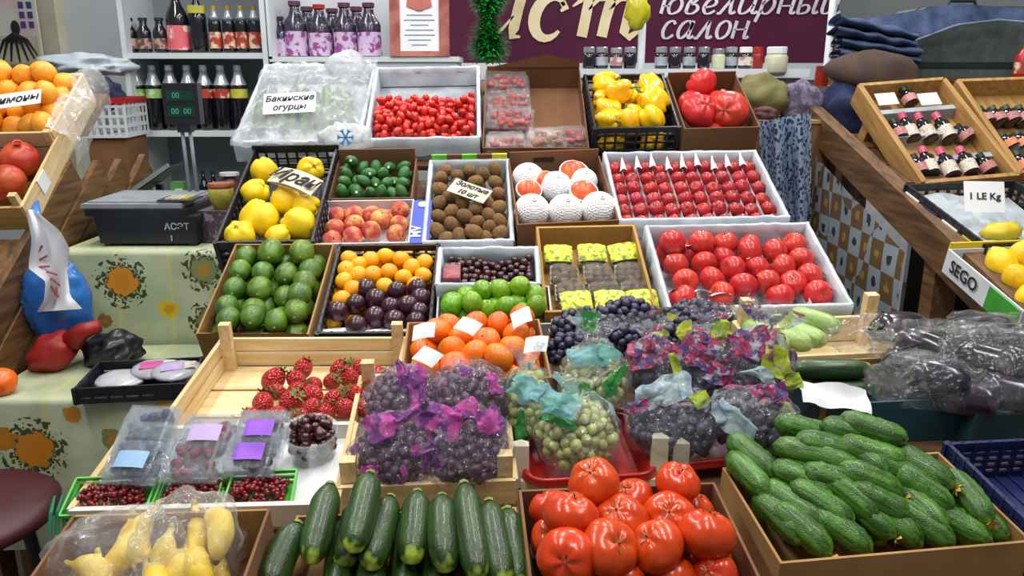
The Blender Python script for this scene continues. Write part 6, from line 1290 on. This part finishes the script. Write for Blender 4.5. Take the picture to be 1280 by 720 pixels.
# printed crates in front
fr = Frame(RP, (1165, 230), (1300, 224), (1350, 300), (1197, 305), .07)
o = plastic_crate(fr, 'plastic_crate', 'black printed crate with white liner beside the slanted rail', m_blk, bars=3, step=.03)
ob('paper_lining', wrinkled(lambda u, v: ((u - .5) * fr.w * .95, (v - .5) * fr.l * .95, .03 + .012 * math.sin(u * 5)), 12, 10, .01, 20), m_cardgr, o)
for k in range(4): ob('side_print', MB().box((-fr.w / 2 - .006, -fr.l / 2 + fr.l * (k + .5) / 4, fr.h * .5), (.003, fr.l / 5.4, fr.h * .55)), (m_paper, mat('print_blue', '#1f2c5c', .5), m_paper, mat('print_yellow', '#d8c22a', .5))[3 - k], o)
q = fr.loc(1252, 292, .05); o = ob('lemon_slice_pack', MB().ell(.05, .03, .025, 16, 10, lump=.3, lf=2), MC['print_yellow'], None, fr.M @ T(q.x, q.y, .055), True); tag(o, 'bright yellow pack in the black printed crate', 'pack')
p = RP.hit(1230, 246, .13); card_sign(['1 LE Kg'], facing(p, (-.1, -.9, .4), R(-3)), .095, .078, 'white price card with black characters standing in the printed crate', .024, bold=.0006)
fr = Frame(RP, (1205, 312), (1330, 306), (1390, 384), (1262, 388), .06)
o = carton(fr, 'lemon_box', 'white and green printed carton of yellow lemons', m_cardwh); ob('green_print', MB().box((-fr.w / 2 - .006, -fr.l * .3, fr.h * .5), (.003, fr.l * .38, fr.h * .9)), mat('leaf_green_print', '#3f9a34', .5), o); ob('lettering', textmesh('SEGO', .042, m_ink, 0, .001), None, o, T(-fr.w / 2 - .0075, fr.l * .22, fr.h * .5, R(90), 0, R(-90)))
ob('yellow_band', MB().box((0, fr.l / 2 + .008, fr.h * .9), (fr.w, .004, .04)), MC['print_yellow'], o)
m_yl = mat('yellow_lemon_peel', '#f0cb10', .4, '#e6b80a', 3, var=.05, bump=.2, bs=9); YL_ = [(sph('lemon', m_yl, .9, .9, 1.15, 18, 12, .03, 1.4, lambda v: 1 + .12 * math.exp(-(1 - abs(v.z)) / .03)), [('stem_end', MB().lathe([(.1, 0), (.05, .06)], 6, c=(0, 0, 1.2)).mesh('stem_end', m_calyx))])]
pile(fr, YL_, 'lemon', [(1258, 333), (1290, 328), (1275, 350), (1310, 350), (1320, 330), (1295, 368), (1330, 370)], .036, .055, 'yellow lemon in the white and green carton', 'lemon', 'lemons in the printed carton', orient='rand')
# suitcase, jeans, cap
p = atY(1206, 97, 3.35); s = px_size(p)
o = thing('wooden_bench', 'brown bench carrying the grey suitcase and jeans', 'bench', T(p.x, p.y + .12, 0)); ob('bench_top', MB().box((.1, 0, p.z - .02), (1.1, .36, .04)), m_oldw2, o)
for x in (-.38, .58): ob('leg', MB().box((x, 0, p.z / 2 - .02), (.05, .3, p.z - .04)), m_oldw2, o)
o = thing('suitcase', 'grey green fabric suitcase lying behind the bottle crates', 'suitcase', T(p.x, p.y + .1, p.z)); w_, h_ = 136 * s, 84 * s; m_suit = mat('suitcase_fabric', '#56625e', .8, '#475350', 30, bump=.3, bs=80)
def rbox(w, d, h, r, n=5):
    pts = []
    for cx, cz, a0 in ((1, 1, 0), (-1, 1, 90), (-1, -1, 180), (1, -1, 270)):
        for q in range(n): a = R(a0 + 90 * q / (n - 1)); pts.append(((w / 2 - r) * cx + r * math.cos(a), h / 2 + (h / 2 - r) * cz + r * math.sin(a)))
    m_ = len(pts); vs = [(x, -d / 2, z) for x, z in pts] + [(x, d / 2, z) for x, z in pts]; return MB().add(vs, [(i, (i + 1) % m_, m_ + (i + 1) % m_, m_ + i) for i in range(m_)] + [tuple(range(m_ - 1, -1, -1)), tuple(range(m_, 2 * m_))])
ob('suitcase_shell', rbox(w_, .24, h_, .035), m_suit, o); ob('zip_band', rbox(w_ * 1.01, .02, h_ * 1.01, .036), mat('zip_dark', '#23282c', .6), o, T(0, -.06, -.001)); ob('lower_strap', MB().box((0, -.123, h_ * .18), (w_ * .98, .006, .022)), MC['zip_dark'], o); ob('handle', MB().tube([(-.06, 0, h_), (-.05, 0, h_ + .03), (.05, 0, h_ + .03), (.06, 0, h_)], .008, 8), MC['zip_dark'], o)
m_jean = mat('denim', '#2f3e60', .85, '#47597c', 18, bump=.4, bs=90); m_seam = mat('pale_denim_edge', '#8494ac', .8)
p = atY(1095, 72, 3.2); s = px_size(p)
for i in range(4):
    o = thing('folded_jeans', 'folded blue denim jeans in the pile beside the suitcase', 'jeans', T(p.x + .012 * (i % 2) - .01 * i, p.y + .02, p.z + .035 * i, 0, R(4 + 3 * i), 0), 'folded jeans pile')
    def jf(u, v, i=i): a = 2 * PI * v; return ((u - .5) * 100 * s + .02 * math.cos(a), .11 * math.cos(a), .018 * math.sin(a) + .012 * mnoise.noise(Vector((u * 5, v * 3, i * 3))))
    ob('denim_fold', MB().grid(jf, 24, 16), m_jean, o, smooth=True); ob('hem_edge', MB().tube([jf(u / 12, .75) for u in range(13)], .003, 5), m_seam, o)
o = thing('denim_jacket', 'blue denim garment draped over the suitcase and jeans', 'garment', T(0, 0, 0))
def dj(u, v): px = 1045 + 245 * u; py = (30 - 26 * min(1, u * 1.6) + 20 * max(0, u - .6)) + v * (16 + 50 * max(0, .45 - abs(u - .38))); return atY(px, py, 3.24 - .06 * v * (1 if u < .5 else .3) + .02 * math.sin(u * 17)) 
ob('denim_drape', MB().grid(dj, 50, 10), m_jean, o, smooth=True); ob('hem_edge', MB().tube([dj(u / 40, 1) for u in range(41)], .004, 5), m_seam, o)
p = atY(1092, 100, 3.0); s = px_size(p); o = thing('flat_hat', 'dark brown flat cap lying on the navy garment', 'cap', T(p.x, p.y, p.z, R(15), R(8), 0)); m_cap = mat('brown_felt', '#3a2c26', .9, '#4c3a30', 12, bump=.3, bs=60)
ob('crown', MB().ell(62 * s, .12, 36 * s, 28, 16, lump=.12, lf=1.6, fn=lambda v: 1 if v.z > 0 else 1 - .75 * -v.z), m_cap, o, smooth=True); ob('brim', MB().grid(lambda u, v: ((.25 + .85 * v) * 62 * s * math.cos(R(-70 + 100 * u)), -.12 * (.25 + .85 * v) * math.sin(R(110 * u)) - .02, -.012 - .02 * v), 16, 5), m_cap, o, smooth=True)
heap('navy_garment', 'navy blue checked garment heaped under the brown cap', 'garment', 1064, 140, 2.98, 42, 42, .10, mat('navy_check', '#1a2444', .9, '#27345c', 22, lo=.45, hi=.55), .3, 2, 11, .5)
M, h, r = stand(1277, 98, 3.2, 46, 22); bottle(M, h, r, 'red', m_redp, 'red plastic bottle beside the grey suitcase', None, body=mat('red_bottle', '#b5281e', .3))
